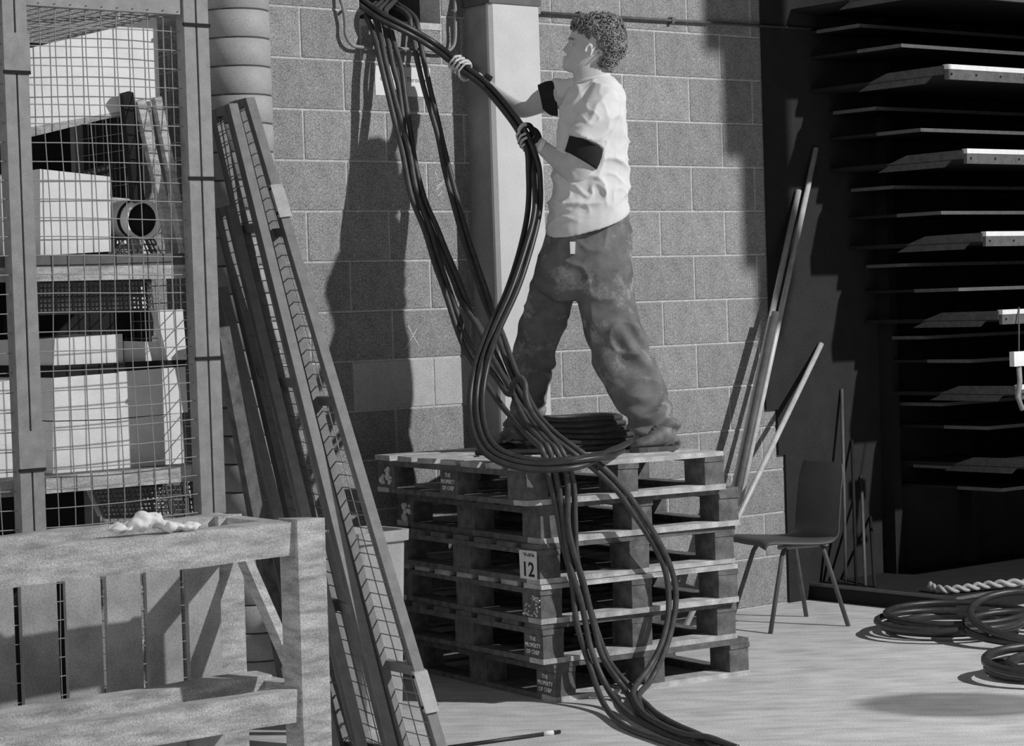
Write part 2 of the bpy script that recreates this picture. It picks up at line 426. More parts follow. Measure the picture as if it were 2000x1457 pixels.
# ------------------------------------------------------------------ pallets
PH = 0.162
NEARX = [1083, 1062, 1060, 1060, 1064, 1040]        # pixel column of the near corner, bottom pallet first
ANG = [32.5, 33.5, 32.0, 33.0, 31.5, 33.0]
YN = [9.24, 9.20, 9.19, 9.19, 9.20, 9.10]
word = ['bottom', 'second from the floor', 'third from the floor', 'fourth from the floor', 'fifth from the floor', 'top']
t_prop = [text_mesh(s, 0.0235, extrude=0.0004, bold=0.0008, sx=1.0) for s in ('THE', 'PROPERTY', 'OF CHEP')]
PAL = []
def pallet(i):
    z0 = i * PH
    q = at_Y(NEARX[i], 1300, YN[i]); P0 = Vector((q.x, q.y, z0))
    a = math.radians(ANG[i])
    B = Vector((math.cos(a), math.sin(a), 0)); A = Vector((-math.sin(a), math.cos(a), 0))
    lab = {0: 'bottom pallet of the stack, resting on the floor with stencilled corner block',
           1: 'second wooden pallet from the floor in the stack, with stencilled corner block',
           2: 'third wooden pallet from the floor, with speckled corner block and pale worn board',
           3: 'wooden pallet in the stack bearing the white number 12 card',
           4: 'wooden pallet just beneath the top pallet of the stack',
           5: 'top wooden pallet of the stack, the one the man stands on'}[i]
    t = thing('wooden_pallet', P0, lab, 'pallet', 'pallets in the stack')
    PAL.append((t, P0, A, B))
    LA, LB = 1.2, 1.0
    def bx(name, a0, a1, b0, b1, h0, h1, m, par=t, jit=0.0018):
        return MB().box(P0 + A * a0 + B * b0 + ZV * h0, A * (a1 - a0), B * (b1 - b0), ZV * (h1 - h0), jit).build(name, m, par)
    # bottom boards: two along the 1.0 m ends, three between
    bx('bottom_board', 0, 0.10, 0, LB, 0, 0.022, M_WOODB); bx('bottom_board', LA - 0.10, LA, 0, LB, 0, 0.022, M_WOODB)
    for b0 in (0, LB / 2 - 0.07, LB - 0.10): bx('bottom_board', 0.102, LA - 0.102, b0, b0 + (0.14 if 0 < b0 < 0.8 else 0.10), 0, 0.022, M_WOODP)
    blocks = {}
    for ia, a0 in enumerate((0.004, LA / 2 - 0.07, LA - 0.144)):
        for ib, b0 in enumerate((0.004, LB / 2 - 0.05, LB - 0.104)):
            blocks[ia, ib] = bx('block', a0, a0 + 0.14, b0, b0 + 0.10, 0.020, 0.119, M_WOODP)
    for b0 in (0.0, LB / 2 - 0.052, LB - 0.104): bx('stringer', 0.0, LA, b0, b0 + 0.104, 0.1185, 0.1405, M_WOODP)
    nb = 7; w = 0.125; gap = (LA - nb * w) / (nb - 1)
    for k in range(nb):
        a0 = k * (w + gap)
        o = bx('deck_board', a0 + random.uniform(-.003, .003), a0 + w, random.uniform(-.006, .004), LB + random.uniform(-.006, .004), 0.140, 0.1615, M_WOODB if i in (2, 5) else M_WOODP, jit=0.002)
    # stencil on the near corner block and middle block (left face, normal -B)
    def stencil(ia, sc=1.0):
        par = blocks[ia, 0]; ac = {0: 0.074, 1: LA / 2}[ia]
        for k, me in enumerate(t_prop):
            place_text(me, M_STENCIL, par, P0 + A * ac - B * 0.0005 + ZV * (0.098 - k * 0.027), -A, ZV)
    if i in (0, 1): stencil(0)
    if i == 5: stencil(1)
    if i == 3:
        card = MB().box(P0 + A * 0.140 - B * 0.002 + ZV * 0.018, -A * 0.126, -B * 0.002, ZV * 0.115, 0.0015).build('number_card', M_WHITE, t)
        card['label'] = 'white card printed 12'
        c = P0 + A * 0.077 - B * 0.0048
        place_text(text_mesh('12', 0.082, extrude=0.0004, bold=0.0016, sx=1.15), M_INK, card, c + ZV * 0.055, -A, ZV)
        mk = MB()
        for k in range(9):                     # one line of small print, too worn to read
            mk.box(c + A * (0.045 - 0.0105 * k) + ZV * 0.110, -A * (0.007 if k % 3 else 0.004), B * 0.0006, ZV * (0.014 if k % 4 else 0.009))
        mk.build('small_print', M_INK, card)
    # paint splashes
    sp = [(0, 2)] if i in (4, 5) else []
    for ia, ib in ((2, 0),) if i in (4, 5) else ():
        mb = MB()
        for _ in range(14):
            ca, cz, r = random.uniform(LA - 0.12, LA - 0.03), random.uniform(0.035, 0.105), random.uniform(0.006, 0.017)
            c = P0 + A * ca - B * 0.0 + ZV * cz
            mb.loft([[c + (A * math.cos(u) + ZV * math.sin(u)) * r * random.uniform(.7, 1.2) + B * 0.004 for u in [k * math.pi / 4 for k in range(8)]],
                     [c + (A * math.cos(u) + ZV * math.sin(u)) * r * 0.8 - B * random.uniform(0.0025, 0.0032) for u in [k * math.pi / 4 for k in range(8)]]])
        mb.build('paint_splash', M_STENCIL, blocks[2, 0])
    if i == 2:
        mb = MB()
        for _ in range(40):
            ca, cz, r = random.uniform(0.01, 0.135), random.uniform(0.03, 0.112), random.uniform(0.0012, 0.004)
            c = P0 + A * ca + ZV * cz
            mb.box(c - A * r - ZV * r + B * 0.005, A * 2 * r, ZV * 2 * r, -B * 0.0072)
        mb.build('paint_speckle', M_STENCIL, blocks[0, 0])
    return t
for i in range(6): pallet(i)
PTOP = 6 * PH - 0.0005

# ------------------------------------------------------------------ the man
def sp(c, e): return math.copysign(abs(c) ** e, c)
YOFF = 0.0
def st(xl, yl, xr, yr, Y, hd, tz=0.0, Y2=None, n=28, pw=2.3):
    Y += YOFF
    a, b = at_Y(xl, yl, Y), at_Y(xr, yr, Y2 if Y2 else Y)
    c = (a + b) * 0.5; e1 = (b - a) * 0.5; e2 = Vector((0, hd, tz)); e = 2.0 / pw
    return [c + e1 * sp(math.cos(u), e) + e2 * sp(math.sin(u), e) for u in [2 * math.pi * k / n for k in range(n)]]
def dense(stations, per=4, **kw):
    """smooth in-between rings through the given stations"""
    rows = [st(*s, **kw) for s in stations]
    n = len(rows[0]); cols = [spline([r[j] for r in rows], per) for j in range(n)]
    return [[cols[j][i] for j in range(n)] for i in range(len(cols[0]))]

man_base = at_z(1140, 872, PTOP); man_base.z = PTOP
man = thing('person', man_base, 'man in white t-shirt and paint-stained jeans standing on the pallets, pulling cables with both hands', 'person')

HAND1 = at_Y(898, 130, 10.38); AX1 = (at_Y(950, 168, 10.31) - at_Y(858, 97, 10.45)).normalized()
HAND2 = at_Y(1030, 272, 9.98); AX2 = (at_Y(1042, 302, 9.95) - at_Y(1008, 236, 10.03)).normalized()
RB = 0.0270
def grip(mb, c, ax, palm, side=1, thumb_along=-1):
    """palm behind the bundle, four bent fingers of unequal length round it, thumb closing from the other way"""
    ax = ax.normalized(); palm = (palm - ax * palm.dot(ax)).normalized(); tg = ax.cross(palm) * side
    mb.ell(c + palm * (RB + 0.014), (ax * 0.043, tg * 0.036, palm * 0.017), 16, 10)
    for k, (off, ext, r) in enumerate(((-0.034, 200, 0.0076), (-0.0115, 235, 0.0084), (0.0115, 228, 0.0083), (0.034, 190, 0.0072))):
        pts = []; rad = []
        nn = 12
        for i in range(nn + 1):
            an = math.radians(25 + ext * i / nn); rr = RB + 0.0080 + (0.0055 if i in (2, 6, 10) else 0)
            pts.append(c + ax * (off * (1 - 0.12 * i / nn)) + (palm * math.cos(an) + tg * math.sin(an)) * rr)
            rad.append(r * (1 - 0.22 * i / nn))
        mb.tube(pts, rad, 10)
    pts = []; rad = []
    for i in range(9):
        an = math.radians(-20 - 125 * i / 8)
        pts.append(c + ax * (thumb_along * (0.036 + 0.018 * math.sin(i / 8 * math.pi))) + (palm * math.cos(an) + tg * math.sin(an)) * (RB + 0.010)); rad.append(0.0115 - 0.003 * i / 8)
    mb.tube(pts, rad, 10)

body = MB()
# head
YOFF = -0.06
head = [(1142, 36, 1188, 36, 10.0, .035), (1124, 47, 1203, 47, 10.0, .062), (1116, 60, 1210, 60, 10.0, .074), (1112, 74, 1213, 74, 10.0, .079), (1111, 84, 1213, 84, 10.0, .079),
        (1109, 94, 1211, 94, 10.0, .077), (1108, 103, 1207, 103, 10.0, .073), (1104, 112, 1203, 110, 10.0, .068), (1100, 121, 1196, 116, 10.0, .062), (1099, 129, 1184, 122, 10.0, .056), (1103, 137, 1168, 128, 10.0, .047), (1113, 142, 1150, 136, 10.0, .030)]
def egg(s):
    r = st(*s, n=28, pw=2.1); yc = s[4] + YOFF; a, b = at_Y(s[0], s[1], yc), at_Y(s[2], s[3], yc); out = []
    for q in r:
        t_ = (q - a).dot(b - a) / (b - a).length_squared       # 0 at the face, 1 at the nape
        f = 0.62 + 0.38 * min(1, max(0, t_ / 0.42)); q = q.copy(); q.y = yc + (q.y - yc) * f; out.append(q)
    return out
rows = [egg(s) for s in head]; cols = [spline([r[j] for r in rows], 3) for j in range(28)]
body.loft([[cols[j][i] for j in range(28)] for i in range(len(cols[0]))])
P_ = lambda x, y, Y=10.0: at_Y(x, y, Y - 0.06)
px = 10.0 / FPX
body.loft([st(1110, 82, 1118, 82, 10.0, .008, n=12), st(1104, 90, 1117, 90, 10.0, .011, n=12), st(1098, 97, 1117, 99, 10.0, .015, n=12), st(1102, 102, 1116, 104, 10.0, .014, n=12)])   # nose
body.ell(P_(1113, 77), (Vector((.008, 0, 0)), Vector((0, .035, 0)), Vector((0, 0, .008))), 12, 8)      # brow
body.ell(P_(1102.5, 112), (Vector((.008, 0, 0)), Vector((0, .018, 0)), Vector((0, 0, .005))), 12, 8)   # lips
body.ell(P_(1103, 118), (Vector((.008, 0, 0)), Vector((0, .016, 0)), Vector((0, 0, .005))), 12, 8)
body.ell(P_(1104, 130), (Vector((.012, 0, 0)), Vector((0, .022, 0)), Vector((0, 0, .014))), 12, 8)     # chin
for s_ in (-1, 1):                                                                                    # ears
    e0 = P_(1149, 100, 10.0 + s_ * 0.074)
    mb_pts = [e0 + Vector((0.014 * math.cos(a) + 0.004 * math.sin(a), s_ * 0.004, 0.026 * math.sin(a))) for a in [k * math.pi / 9 - 0.9 for k in range(13)]]
    body.tube(mb_pts, 0.005, 8)
    body.ell(e0 + Vector((0.002, -s_ * 0.006, 0)), (Vector((.011, 0, .004)), Vector((0, .006, 0)), Vector((0, 0, .020))), 12, 8)
# neck
body.loft(dense([(1116, 128, 1190, 108, 10.0, .048), (1120, 150, 1188, 132, 10.0, .054), (1118, 172, 1192, 156, 10.0, .062), (1108, 190, 1205, 180, 10.0, .08)]))
# trunk and legs under the clothes
body.loft(dense([(1112, 178, 1205, 172, 10.0, .075), (1104, 205, 1214, 198, 10.0, .10), (1096, 250, 1216, 245, 10.0, .105), (1090, 320, 1214, 320, 10.0, .10), (1086, 390, 1214, 390, 10.0, .10), (1082, 440, 1216, 430, 10.0, .11), (1064, 500, 1222, 490, 10.0, .115), (1070, 560, 1222, 545, 10.0, .10)]))
LEG_F = [(1042, 525, 1134, 545, 10.05, .105), (1030, 575, 1121, 590, 10.07, .096), (1018, 612, 1108, 632, 10.1, .088), (1008, 648, 1095, 668, 10.12, .083), (1003, 690, 1083, 715, 10.15, .078), (1003, 735, 1073, 755, 10.17, .073), (1001, 780, 1063, 800, 10.2, .071), (990, 828, 1048, 844, 10.22, .076), (976, 862, 1040, 868, 10.22, .08)]
LEG_N = [(1118, 545, 1236, 515, 9.95, .105), (1126, 590, 1237, 560, 9.93, .100), (1138, 640, 1246, 608, 9.91, .092), (1152, 690, 1262, 655, 9.88, .086), (1170, 735, 1281, 705, 9.86, .083), (1192, 775, 1298, 753, 9.84, .081), (1215, 805, 1313, 793, 9.82, .079), (1228, 832, 1326, 824, 9.8, .077), (1234, 854, 1323, 856, 9.8, .076), (1240, 868, 1320, 871, 9.8, .075)]
def shrink(s, f): 
    cx, cy = (s[0] + s[2]) / 2, (s[1] + s[3]) / 2
    return (cx + (s[0] - cx) * f, cy + (s[1] - cy) * f, cx + (s[2] - cx) * f, cy + (s[3] - cy) * f, s[4], s[5] * f)
YOFF = 0.0
for LG in (LEG_F, LEG_N): body.loft(dense([shrink(s, 0.72 - 0.02 * k) for k, s in enumerate(LG)]))
# arms: far arm (towards the wall opening) and near arm
body.loft(dense([(1122, 160, 1112, 212, 10.04, .055), (1095, 163, 1098, 212, 10.09, .052), (1062, 169, 1070, 217, 10.13, .046), (1040, 183, 1043, 226, 10.20, .043), (1024, 199, 1016, 230, 10.26, .038), (1000, 188, 985, 217, 10.31, .034), (975, 171, 959, 194, 10.36, .029), (948, 150, 937, 172, 10.40, .024), (925, 132, 914, 153, 10.415, .022), (908, 117, 898, 138, 10.42, .02)]))
YOFF = -0.05
body.loft(dense([(1150, 172, 1205, 197, 9.93, .055), (1125, 230, 1190, 258, 9.89, .054), (1111, 280, 1172, 308, 9.87, .050), (1106, 312, 1155, 342, 9.87, .045), (1108, 334, 1142, 358, 9.87, .036)]))
YOFF = 0.0
body.loft(dense([(1150, 322, 1130, 362, 9.82, .036), (1128, 304, 1112, 360, 9.825, .043), (1108, 295, 1096, 346, 9.85, .043), (1088, 289, 1074, 322, 9.89, .037), (1068, 277, 1054, 302, 9.94, .031), (1052, 265, 1040, 286, 9.97, .026), (1044, 262, 1034, 283, 9.98, .022)]))
grip(body, HAND1, AX1, Vector((0.25, 0.9, 0.35)), 1, 1)
grip(body, HAND2, AX2, Vector((0.95, 0.25, 0.1)), -1, -1)
bo = remeshed(body, 'body', 0.0038, M_SKIN, man, 3)

# facial details
mb = MB()
for s_ in (-1, 1):
    mb.ell(P_(1117.5, 87, 10.0 + s_ * 0.036), (Vector((.006, 0, 0)), Vector((0, .012, 0)), Vector((0, 0, .005))), 10, 8)
mb.build('eyes', M_STENCIL, man, True)
mb = MB()
for s_ in (-1, 1):
    mb.tube([P_(1111, 77, 10.0 + s_ * 0.014), P_(1112, 74.5, 10.0 + s_ * 0.03), P_(1119, 76.5, 10.0 + s_ * 0.05)], [0.003, 0.004, 0.003], 8)
mb.build('eyebrows', M_HAIR, man, True)

YOFF = -0.06
# curly hair: a cap broken into small curls
hb = MB()
hair = [(1144, 30, 1192, 30, 10.005, .040), (1126, 38, 1207, 38, 10.005, .070), (1119, 48, 1214, 48, 10.005, .083), (1122, 58, 1219, 60, 10.005, .090), (1130, 70, 1221, 74, 10.005, .092), (1140, 82, 1221, 90, 10.005, .091), (1154, 96, 1217, 104, 10.005, .086), (1160, 110, 1208, 118, 10.005, .076), (1164, 124, 1196, 131, 10.005, .060), (1168, 134, 1190, 140, 10.005, .045)]
hb.loft(dense(hair, 3, pw=2.1))
cap_rings = dense(hair, 3, pw=2.1)
rng = random.Random(3)
def lump(p, nn): return 0.010 * noise.noise(p * 42) + 0.005 * noise.noise(p * 95)
hcap = remeshed(hb, 'hair', 0.006, M_HAIR, man, 2, lump)
cb_ = MB()
for _ in range(520):
    i = rng.randrange(0, len(cap_rings) - 1); j = rng.randrange(28)
    p = cap_rings[i][j]; c = sum(cap_rings[i], Vector()) / 28; nn = (p - c); nn.z += 0.02; nn = nn.normalized()
    if i < 4: nn = (nn + Vector((0, 0, 1.2))).normalized()
    a = nn.orthogonal().normalized(); a.rotate(Matrix.Rotation(rng.uniform(0, 6.28), 3, nn)); b = nn.cross(a)
    R_ = rng.uniform(0.006, 0.011); ph = rng.uniform(0, 6.28)
    pts = [p + nn * (0.001 + 0.010 * k / 9) + (a * math.cos(ph + k * 0.75) + b * math.sin(ph + k * 0.75)) * R_ for k in range(10)]
    cb_.tube(pts, [0.0030] * 9 + [0.0012], 5)
cb_.build('curls', M_HAIR, hcap, True)['kind'] = 'stuff'

# t-shirt
sh = MB()
sh.loft(dense([(1122, 164, 1190, 147, 10.0, .066), (1110, 174, 1207, 161, 10.0, .092), (1099, 198, 1221, 186, 10.0, .122), (1091, 235, 1226, 230, 10.0, .138), (1084, 290, 1227, 290, 10.0, .138), (1078, 345, 1227, 345, 10.0, .136), (1072, 395, 1228, 390, 10.0, .142, .02), (1066, 438, 1231, 405, 10.0, .150, .04), (1066, 456, 1229, 413, 10.0, .150, .05)]))
sh.loft(dense([(1155, 158, 1214, 186, 9.95, .078), (1133, 204, 1206, 236, 9.89, .080), (1113, 259, 1180, 292, 9.865, .076)]))
YOFF = 0.0
sh.loft(dense([(1126, 150, 1118, 216, 10.05, .072), (1098, 154, 1102, 214, 10.09, .066), (1079, 156, 1087, 212, 10.12, .060)]))
def cloth(p, nn):
    q = (p - man_base); z = q.z
    low = max(0.35, min(1.0, 1.0 - (z - 0.95) * 1.1))
    a = noise.noise(Vector((q.x * 3 + z * 3, q.y * 3, z * 2.2 - q.x * 7))) * 0.020
    r = 1 - abs(noise.noise(Vector((q.x * 5 - z * 7, q.y * 4, z * 5 + q.x * 5 + 3.1)))) * 2.2      # long creases
    r2 = 1 - abs(noise.noise(Vector((q.x * 9 + z * 13, q.y * 7, z * 6 - q.x * 12 + 9.0)))) * 2.4
    zh = 0.93 + (q.x + 0.165) * 0.27
    low *= max(0.0, min(1.0, (z - zh) / 0.10))
    return (a + 0.020 * max(0.0, r) ** 3 + 0.010 * max(0.0, r2) ** 3 - 0.008) * low
shirt = remeshed(sh, 't_shirt', 0.0065, M_SHIRT, man, 4, cloth)
shirt['label'] = 'loose white cotton t-shirt'
# collar ring
YOFF = -0.06
mb = MB()
mb.tube([q + Vector((0, 0, 0.004)) for q in st(1121, 166, 1190, 148, 10.0, .068, n=24)] + [st(1121, 166, 1190, 148, 10.0, .068, n=24)[0] + Vector((0, 0, 0.004))], 0.007, 8)
mb.build('collar', M_SHIRT, shirt, True)

# black bands and wrist supports
YOFF = 0.0
def sleeve(name, stations, m, lab=None, parent=man):
    o = MB().loft(dense(stations, 4)).build(name, m, parent, True)
    if lab: o['label'] = lab
    return o
sleeve('arm_band', [(1082, 157, 1090, 227, 10.12, .062), (1066, 159, 1075, 225, 10.125, .060), (1050, 166, 1060, 214, 10.13, .052)], M_BLACKF, 'black fabric band round the far upper arm')
sleeve('arm_band', [(1113, 261, 1178, 294, 9.812, .066), (1108, 279, 1174, 314, 9.816, .066), (1103, 295, 1166, 332, 9.82, .062)], M_BLACKF, 'black fabric band round the near upper arm')
sleeve('wrist_support', [(963, 150, 951, 173, 10.385, .032), (950, 142, 939, 166, 10.405, .031)], M_BLACKF)
sleeve('wrist_support', [(940, 134, 928, 160, 10.41, .031), (924, 118, 912, 150, 10.42, .032), (909, 108, 898, 142, 10.425, .032)], M_BLACKF, 'black wrist support on the far hand')
# fingerless glove on the near hand
gm = MB(); ax = AX2; palm = Vector((0.95, 0.25, 0.1)); palm = (palm - ax * palm.dot(ax)).normalized(); tg = ax.cross(palm) * -1
gm.ell(HAND2 + palm * (RB + 0.015), (ax * 0.047, tg * 0.039, palm * 0.021), 16, 10)
for off, ext, r in ((-0.033, 118, 0.0112), (-0.011, 130, 0.0122), (0.011, 128, 0.0120), (0.032, 112, 0.0108)):
    gm.tube([HAND2 + ax * off * (1 - 0.08 * i / 8) + (palm * math.cos(math.radians(20 + ext * i / 8)) + tg * math.sin(math.radians(20 + ext * i / 8))) * (RB + 0.009) for i in range(9)], r, 10)
gm.tube([HAND2 - ax * (0.036 + 0.012 * math.sin(i / 8 * math.pi)) + (palm * math.cos(math.radians(-15 - 60 * i / 6)) + tg * math.sin(math.radians(-15 - 60 * i / 6))) * (RB + 0.010) for i in range(7)], 0.0135, 10)
gm.loft(dense([(1058, 266, 1046, 289, 9.965, .030), (1046, 260, 1034, 286, 9.98, .029)]))
g = remeshed(gm, 'glove', 0.004, M_BLACKF, man, 2); g['label'] = 'black fingerless glove'
sleeve('glove_strap', [(1057, 266, 1045, 288, 9.965, .030), (1050, 261, 1038, 286, 9.975, .030)], M_BLACKF)
sleeve('sweat_band', [(1068, 276, 1054, 302, 9.94, .0335), (1060, 270, 1047, 295, 9.955, .032)], M_WHITE)

# jeans
je = MB(); YOFF = -0.04
je.loft(dense([(1067, 445, 1228, 402, 10.0, .138, .03), (1060, 470, 1232, 440, 10.0, .140, .02), (1050, 502, 1235, 480, 10.0, .146), (1042, 540, 1236, 525, 10.0, .142), (1052, 566, 1234, 552, 10.0, .12), (1085, 592, 1190, 578, 9.99, .06)]))
YOFF = 0.0
for LG in (LEG_F, LEG_N): je.loft(dense(LG))
def fold(p, nn):
    q = p - man_base; z = q.z
    w = 0.006 * noise.noise(Vector((q.x * 9 + z * 4, q.y * 9, z * 7)))
    low = max(0.0, 1 - z / 0.24)
    low = low ** 0.6
    w += low * (0.018 * math.sin(z * 88 + q.x * 14 + 9 * noise.noise(Vector((q.x * 6, q.y * 6, z * 4)))) + 0.016 * noise.noise(Vector((q.x * 10, q.y * 10, z * 26))))
    mid = math.exp(-((z - 0.42) / 0.14) ** 2)
    w += mid * 0.009 * math.sin((z + q.x * 0.9) * 46 + 5 * noise.noise(q * 6))
    r = 1 - abs(noise.noise(Vector((q.x * 6 + z * 5, q.y * 5, z * 4 - q.x * 5 + 5.0)))) * 2.3
    w += 0.007 * max(0.0, r) ** 3 - 0.003
    return w
jeans = remeshed(je, 'jeans', 0.006, M_DENIM, man, 9, fold)
jeans['label'] = 'loose paint-stained denim jeans'
mb = MB()
mb.tube([at_Y(1119, 496, 9.822), at_Y(1121, 530, 9.828), at_Y(1123, 566, 9.86)], 0.004, 6)
mb.build('fly_seam', M_STEELD, jeans, True)
mb = MB(); fl_ = [(1113, 472), (1124, 472), (1123, 496), (1114, 496)]
mb.hexa([at_Y(x, y, 9.83) for x, y in fl_] + [at_Y(x, y, 9.795) for x, y in fl_]); mb.build('belt_tab', M_WHITE, jeans)

# shoes
def shoe(heel, toe, lab=None):
    heel, toe = Vector((heel.x, heel.y, PTOP)), Vector((toe.x, toe.y, PTOP)); f = (toe - heel).normalized(); s_ = f.cross(ZV); L_ = (toe - heel).length
    def sec(t_, w, h, lift=0.018):
        c = heel + f * (L_ * t_); out = []
        for k in range(16):
            an = 2 * math.pi * k / 16; y = sp(math.cos(an), 0.75) * w; z = lift + (h - lift) * (0.5 + 0.5 * sp(math.sin(an), 0.8))
            out.append(c + s_ * y * (1 if math.sin(an) < 0.2 else 0.86) + ZV * z)
        return out
    def sol(t_, w):
        c = heel + f * (L_ * t_); return [c + s_ * w, c - s_ * w, c - s_ * w + ZV * 0.022, c + s_ * w + ZV * 0.022]
    u = MB().loft([sec(0.0, .028, .085), sec(.04, .036, .105), sec(.2, .039, .115), sec(.38, .041, .105), sec(.58, .046, .078), sec(.78, .049, .062), sec(.92, .040, .052), sec(1.0, .018, .036)]).build('shoe', M_SHOE, man, True)
    MB().loft([sol(-.02, .026), sol(.02, .038), sol(.2, .041), sol(.42, .038), sol(.7, .052), sol(.9, .046), sol(1.0, .030), sol(1.03, .012)]).build('sole', M_STEELD, u)
    mb = MB()
    for t_ in (.40, .48, .56): 
        c = heel + f * (L_ * t_) + ZV * (0.108 - (t_ - .38) * 0.13); mb.tube([c - s_ * 0.022, c + ZV * 0.004, c + s_ * 0.022], 0.003, 6)
    mb.build('laces', M_STEELD, u, True)
shoe(at_z(1314, 880, PTOP), at_z(1234, 884, PTOP))
shoe(at_z(1034, 868, PTOP), at_z(958, 880, PTOP))

# ------------------------------------------------------------------ cables
_, PB0, _, PBdir = PAL[0]
FN = Vector((PBdir.y, -PBdir.x, 0))               # out of the lit side of the pallet stack
OFF_TOP = max(0.0, (PAL[5][1] - PB0).dot(FN))
def at_face(x, y, off):
    u_ = min(1.0, max(0.0, (y - 960) / 200)); off = off + OFF_TOP * (1 - u_ * u_ * (3 - 2 * u_))
    d = ray(x, y); return C0 + d * ((PB0 + FN * off - C0).dot(FN) / d.dot(FN))
def wp(t):
    x, y, k, v = t
    return {'d': at_w, 'Y': at_Y, 'z': at_z, 'f': at_face}[k](x, y, v)
CR = 0.0125
CAB = []
def resample(s, step):
    out = [s[0]]; acc = 0.0
    for a, b in zip(s[:-1], s[1:]):
        L_ = (b - a).length
        while L_ > 1e-9 and acc + L_ >= step:
            a = a.lerp(b, (step - acc) / L_); out.append(a); L_ = (b - a).length; acc = 0.0
        acc += L_
    return out + [s[-1]]
def bvh_of(o):
    off = origin_of(o); vs = [v.co + off for v in o.data.vertices]
    lo = Vector([min(v[i] for v in vs) for i in range(3)]); hi = Vector([max(v[i] for v in vs) for i in range(3)])
    return BVHTree.FromPolygons(vs, [tuple(p.vertices) for p in o.data.polygons]), lo, hi
def relax(rounds=60):
    """let the cables settle beside one another and against the pallets, shoes and hands instead of running through them"""
    obs = []
    for c in man.children:
        if c.name.split('.')[0] in ('shoe', 'jeans'): obs.append(bvh_of(c) + (0.002,)); obs += [bvh_of(g) + (0.002,) for g in c.children if g.name.split('.')[0] == 'sole']
        if c.name.split('.')[0] in ('body', 'glove'): obs.append(bvh_of(c) + (0.004,))
    idx = [(ci, k) for ci, c in enumerate(CAB) for k in range(len(c[1]))]
    START = [list(c[1]) for c in CAB]
    def blur(D, n_):
        for _ in range(n_):
            D = [(D[max(k - 1, 0)] + D[k] * 2 + D[min(k + 1, len(D) - 1)]) * 0.25 for k in range(len(D))]
        return D
    for it in range(rounds):
        kd = KDTree(len(idx))
        for n_, (ci, k) in enumerate(idx): kd.insert(CAB[ci][1][k], n_)
        kd.balance()
        for ci, c in enumerate(CAB):
            P, r = c[1], c[4]; D = []
            for k, p in enumerate(P):
                d = Vector((0, 0, 0))
                for q, n_, dist in kd.find_range(p, 2 * r):
                    cj, kj = idx[n_]
                    if cj == ci: continue
                    v = (p - q) if dist > 1e-5 else Vector((0.1 * (ci - cj), -1, 0.2))
                    d += v.normalized() * (2 * r - dist) * 0.25
                if d.length > 0.005: d = d.normalized() * 0.005
                D.append(d)
            P[:] = [p + d for p, d in zip(P, blur(D, 6))]
            E = [Vector((0, 0, 0))] * len(P)
            for k, p in enumerate(P):
                for t, P0, A, B in PAL:                  # keep in front of the lit side and above the deck
                    q = p - P0; a, b, z = q.dot(A), q.dot(B), q.z
                    if a < -r or b < -r or b > 1.0 + r or a > 1.2 + r or z > PH + r - 0.001 or z < 0.0: continue
                    up, out, side = PH + r - 0.001 - z, a + r - 0.001, b + r - 0.001
                    if t is not PAL[5][0]: up = 9.0
                    e = ZV * up if up <= min(out, side) else (-A * out if out <= side else -B * side)
                    if e.length < 0.2 and e.length > E[k].length: E[k] = e
            for bv, lo, hi, sink in obs:
                cl_ = r - sink
                for k, p in enumerate(P):
                    if not (lo.x - cl_ < p.x < hi.x + cl_ and lo.y - cl_ < p.y < hi.y + cl_ and lo.z - cl_ < p.z < hi.z + cl_): continue
                    q, nn, _, dist = bv.find_nearest(p)
                    if (p - q).dot(nn) < 0: e = nn * (dist + cl_)
                    elif dist < cl_: e = (p - q) / max(dist, 1e-6) * (cl_ - dist)
                    else: continue
                    if e.length > E[k].length: E[k] = e
            F = blur(E, 8)
            P[:] = [p + e * 0.25 + f * 0.6 for p, e, f in zip(P, E, F)]
            T_ = [p - q for p, q in zip(P, START[ci])]
            T_ = blur(T_, 3 if it < rounds - 8 else 1)
            P[:] = [q + t for q, t in zip(START[ci], T_)]
            for k in range(len(P)):
                if P[k].z < r - 0.0005: P[k] = Vector((P[k].x, P[k].y, r - 0.0005))
def cable(name, way, label, group, r=CR, m=M_CABLE, per=8, n=9):
    pts = [wp(t) if isinstance(t, tuple) else t for t in way]
    CAB.append([name, resample(spline(pts, per), 0.0125), label, group, r, m, n])
GRP = 'cables run from the wall opening over the pallets'
D1 = [(1060, 880, 'Y', 9.08), (1075, 939, 'f', .035), (1093, 999, 'f', .04), (1103, 1059, 'f', .05), (1119, 1138, 'f', .06), (1127, 1218, 'f', .08), (1151, 1298, 'f', .11), (1179, 1374, 'z', .035), (1220, 1418, 'z', .014), (1300, 1448, 'z', .014), (1385, 1475, 'z', .014), (1450, 1500, 'z', .014)]
D2 = [(1072, 880, 'Y', 9.10), (1089, 947, 'f', .045), (1099, 1011, 'f', .05), (1111, 1099, 'f', .06), (1135, 1178, 'f', .08), (1155, 1270, 'f', .11), (1190, 1350, 'z', .06), (1235, 1400, 'z', .014), (1300, 1430, 'z', .014), (1370, 1456, 'z', .014), (1450, 1485, 'z', .014)]
D3 = [(1088, 880, 'Y', 9.12), (1107, 935, 'f', .055), (1104, 1019, 'f', .065), (1115, 1075, 'f', .07), (1139, 1138, 'f', .08), (1159, 1218, 'f', .10), (1178, 1285, 'f', .12), (1219, 1345, 'f', .14), (1262, 1400, 'z', .014), (1330, 1440, 'z', .014), (1400, 1465, 'z', .014), (1470, 1490, 'z', .014)]
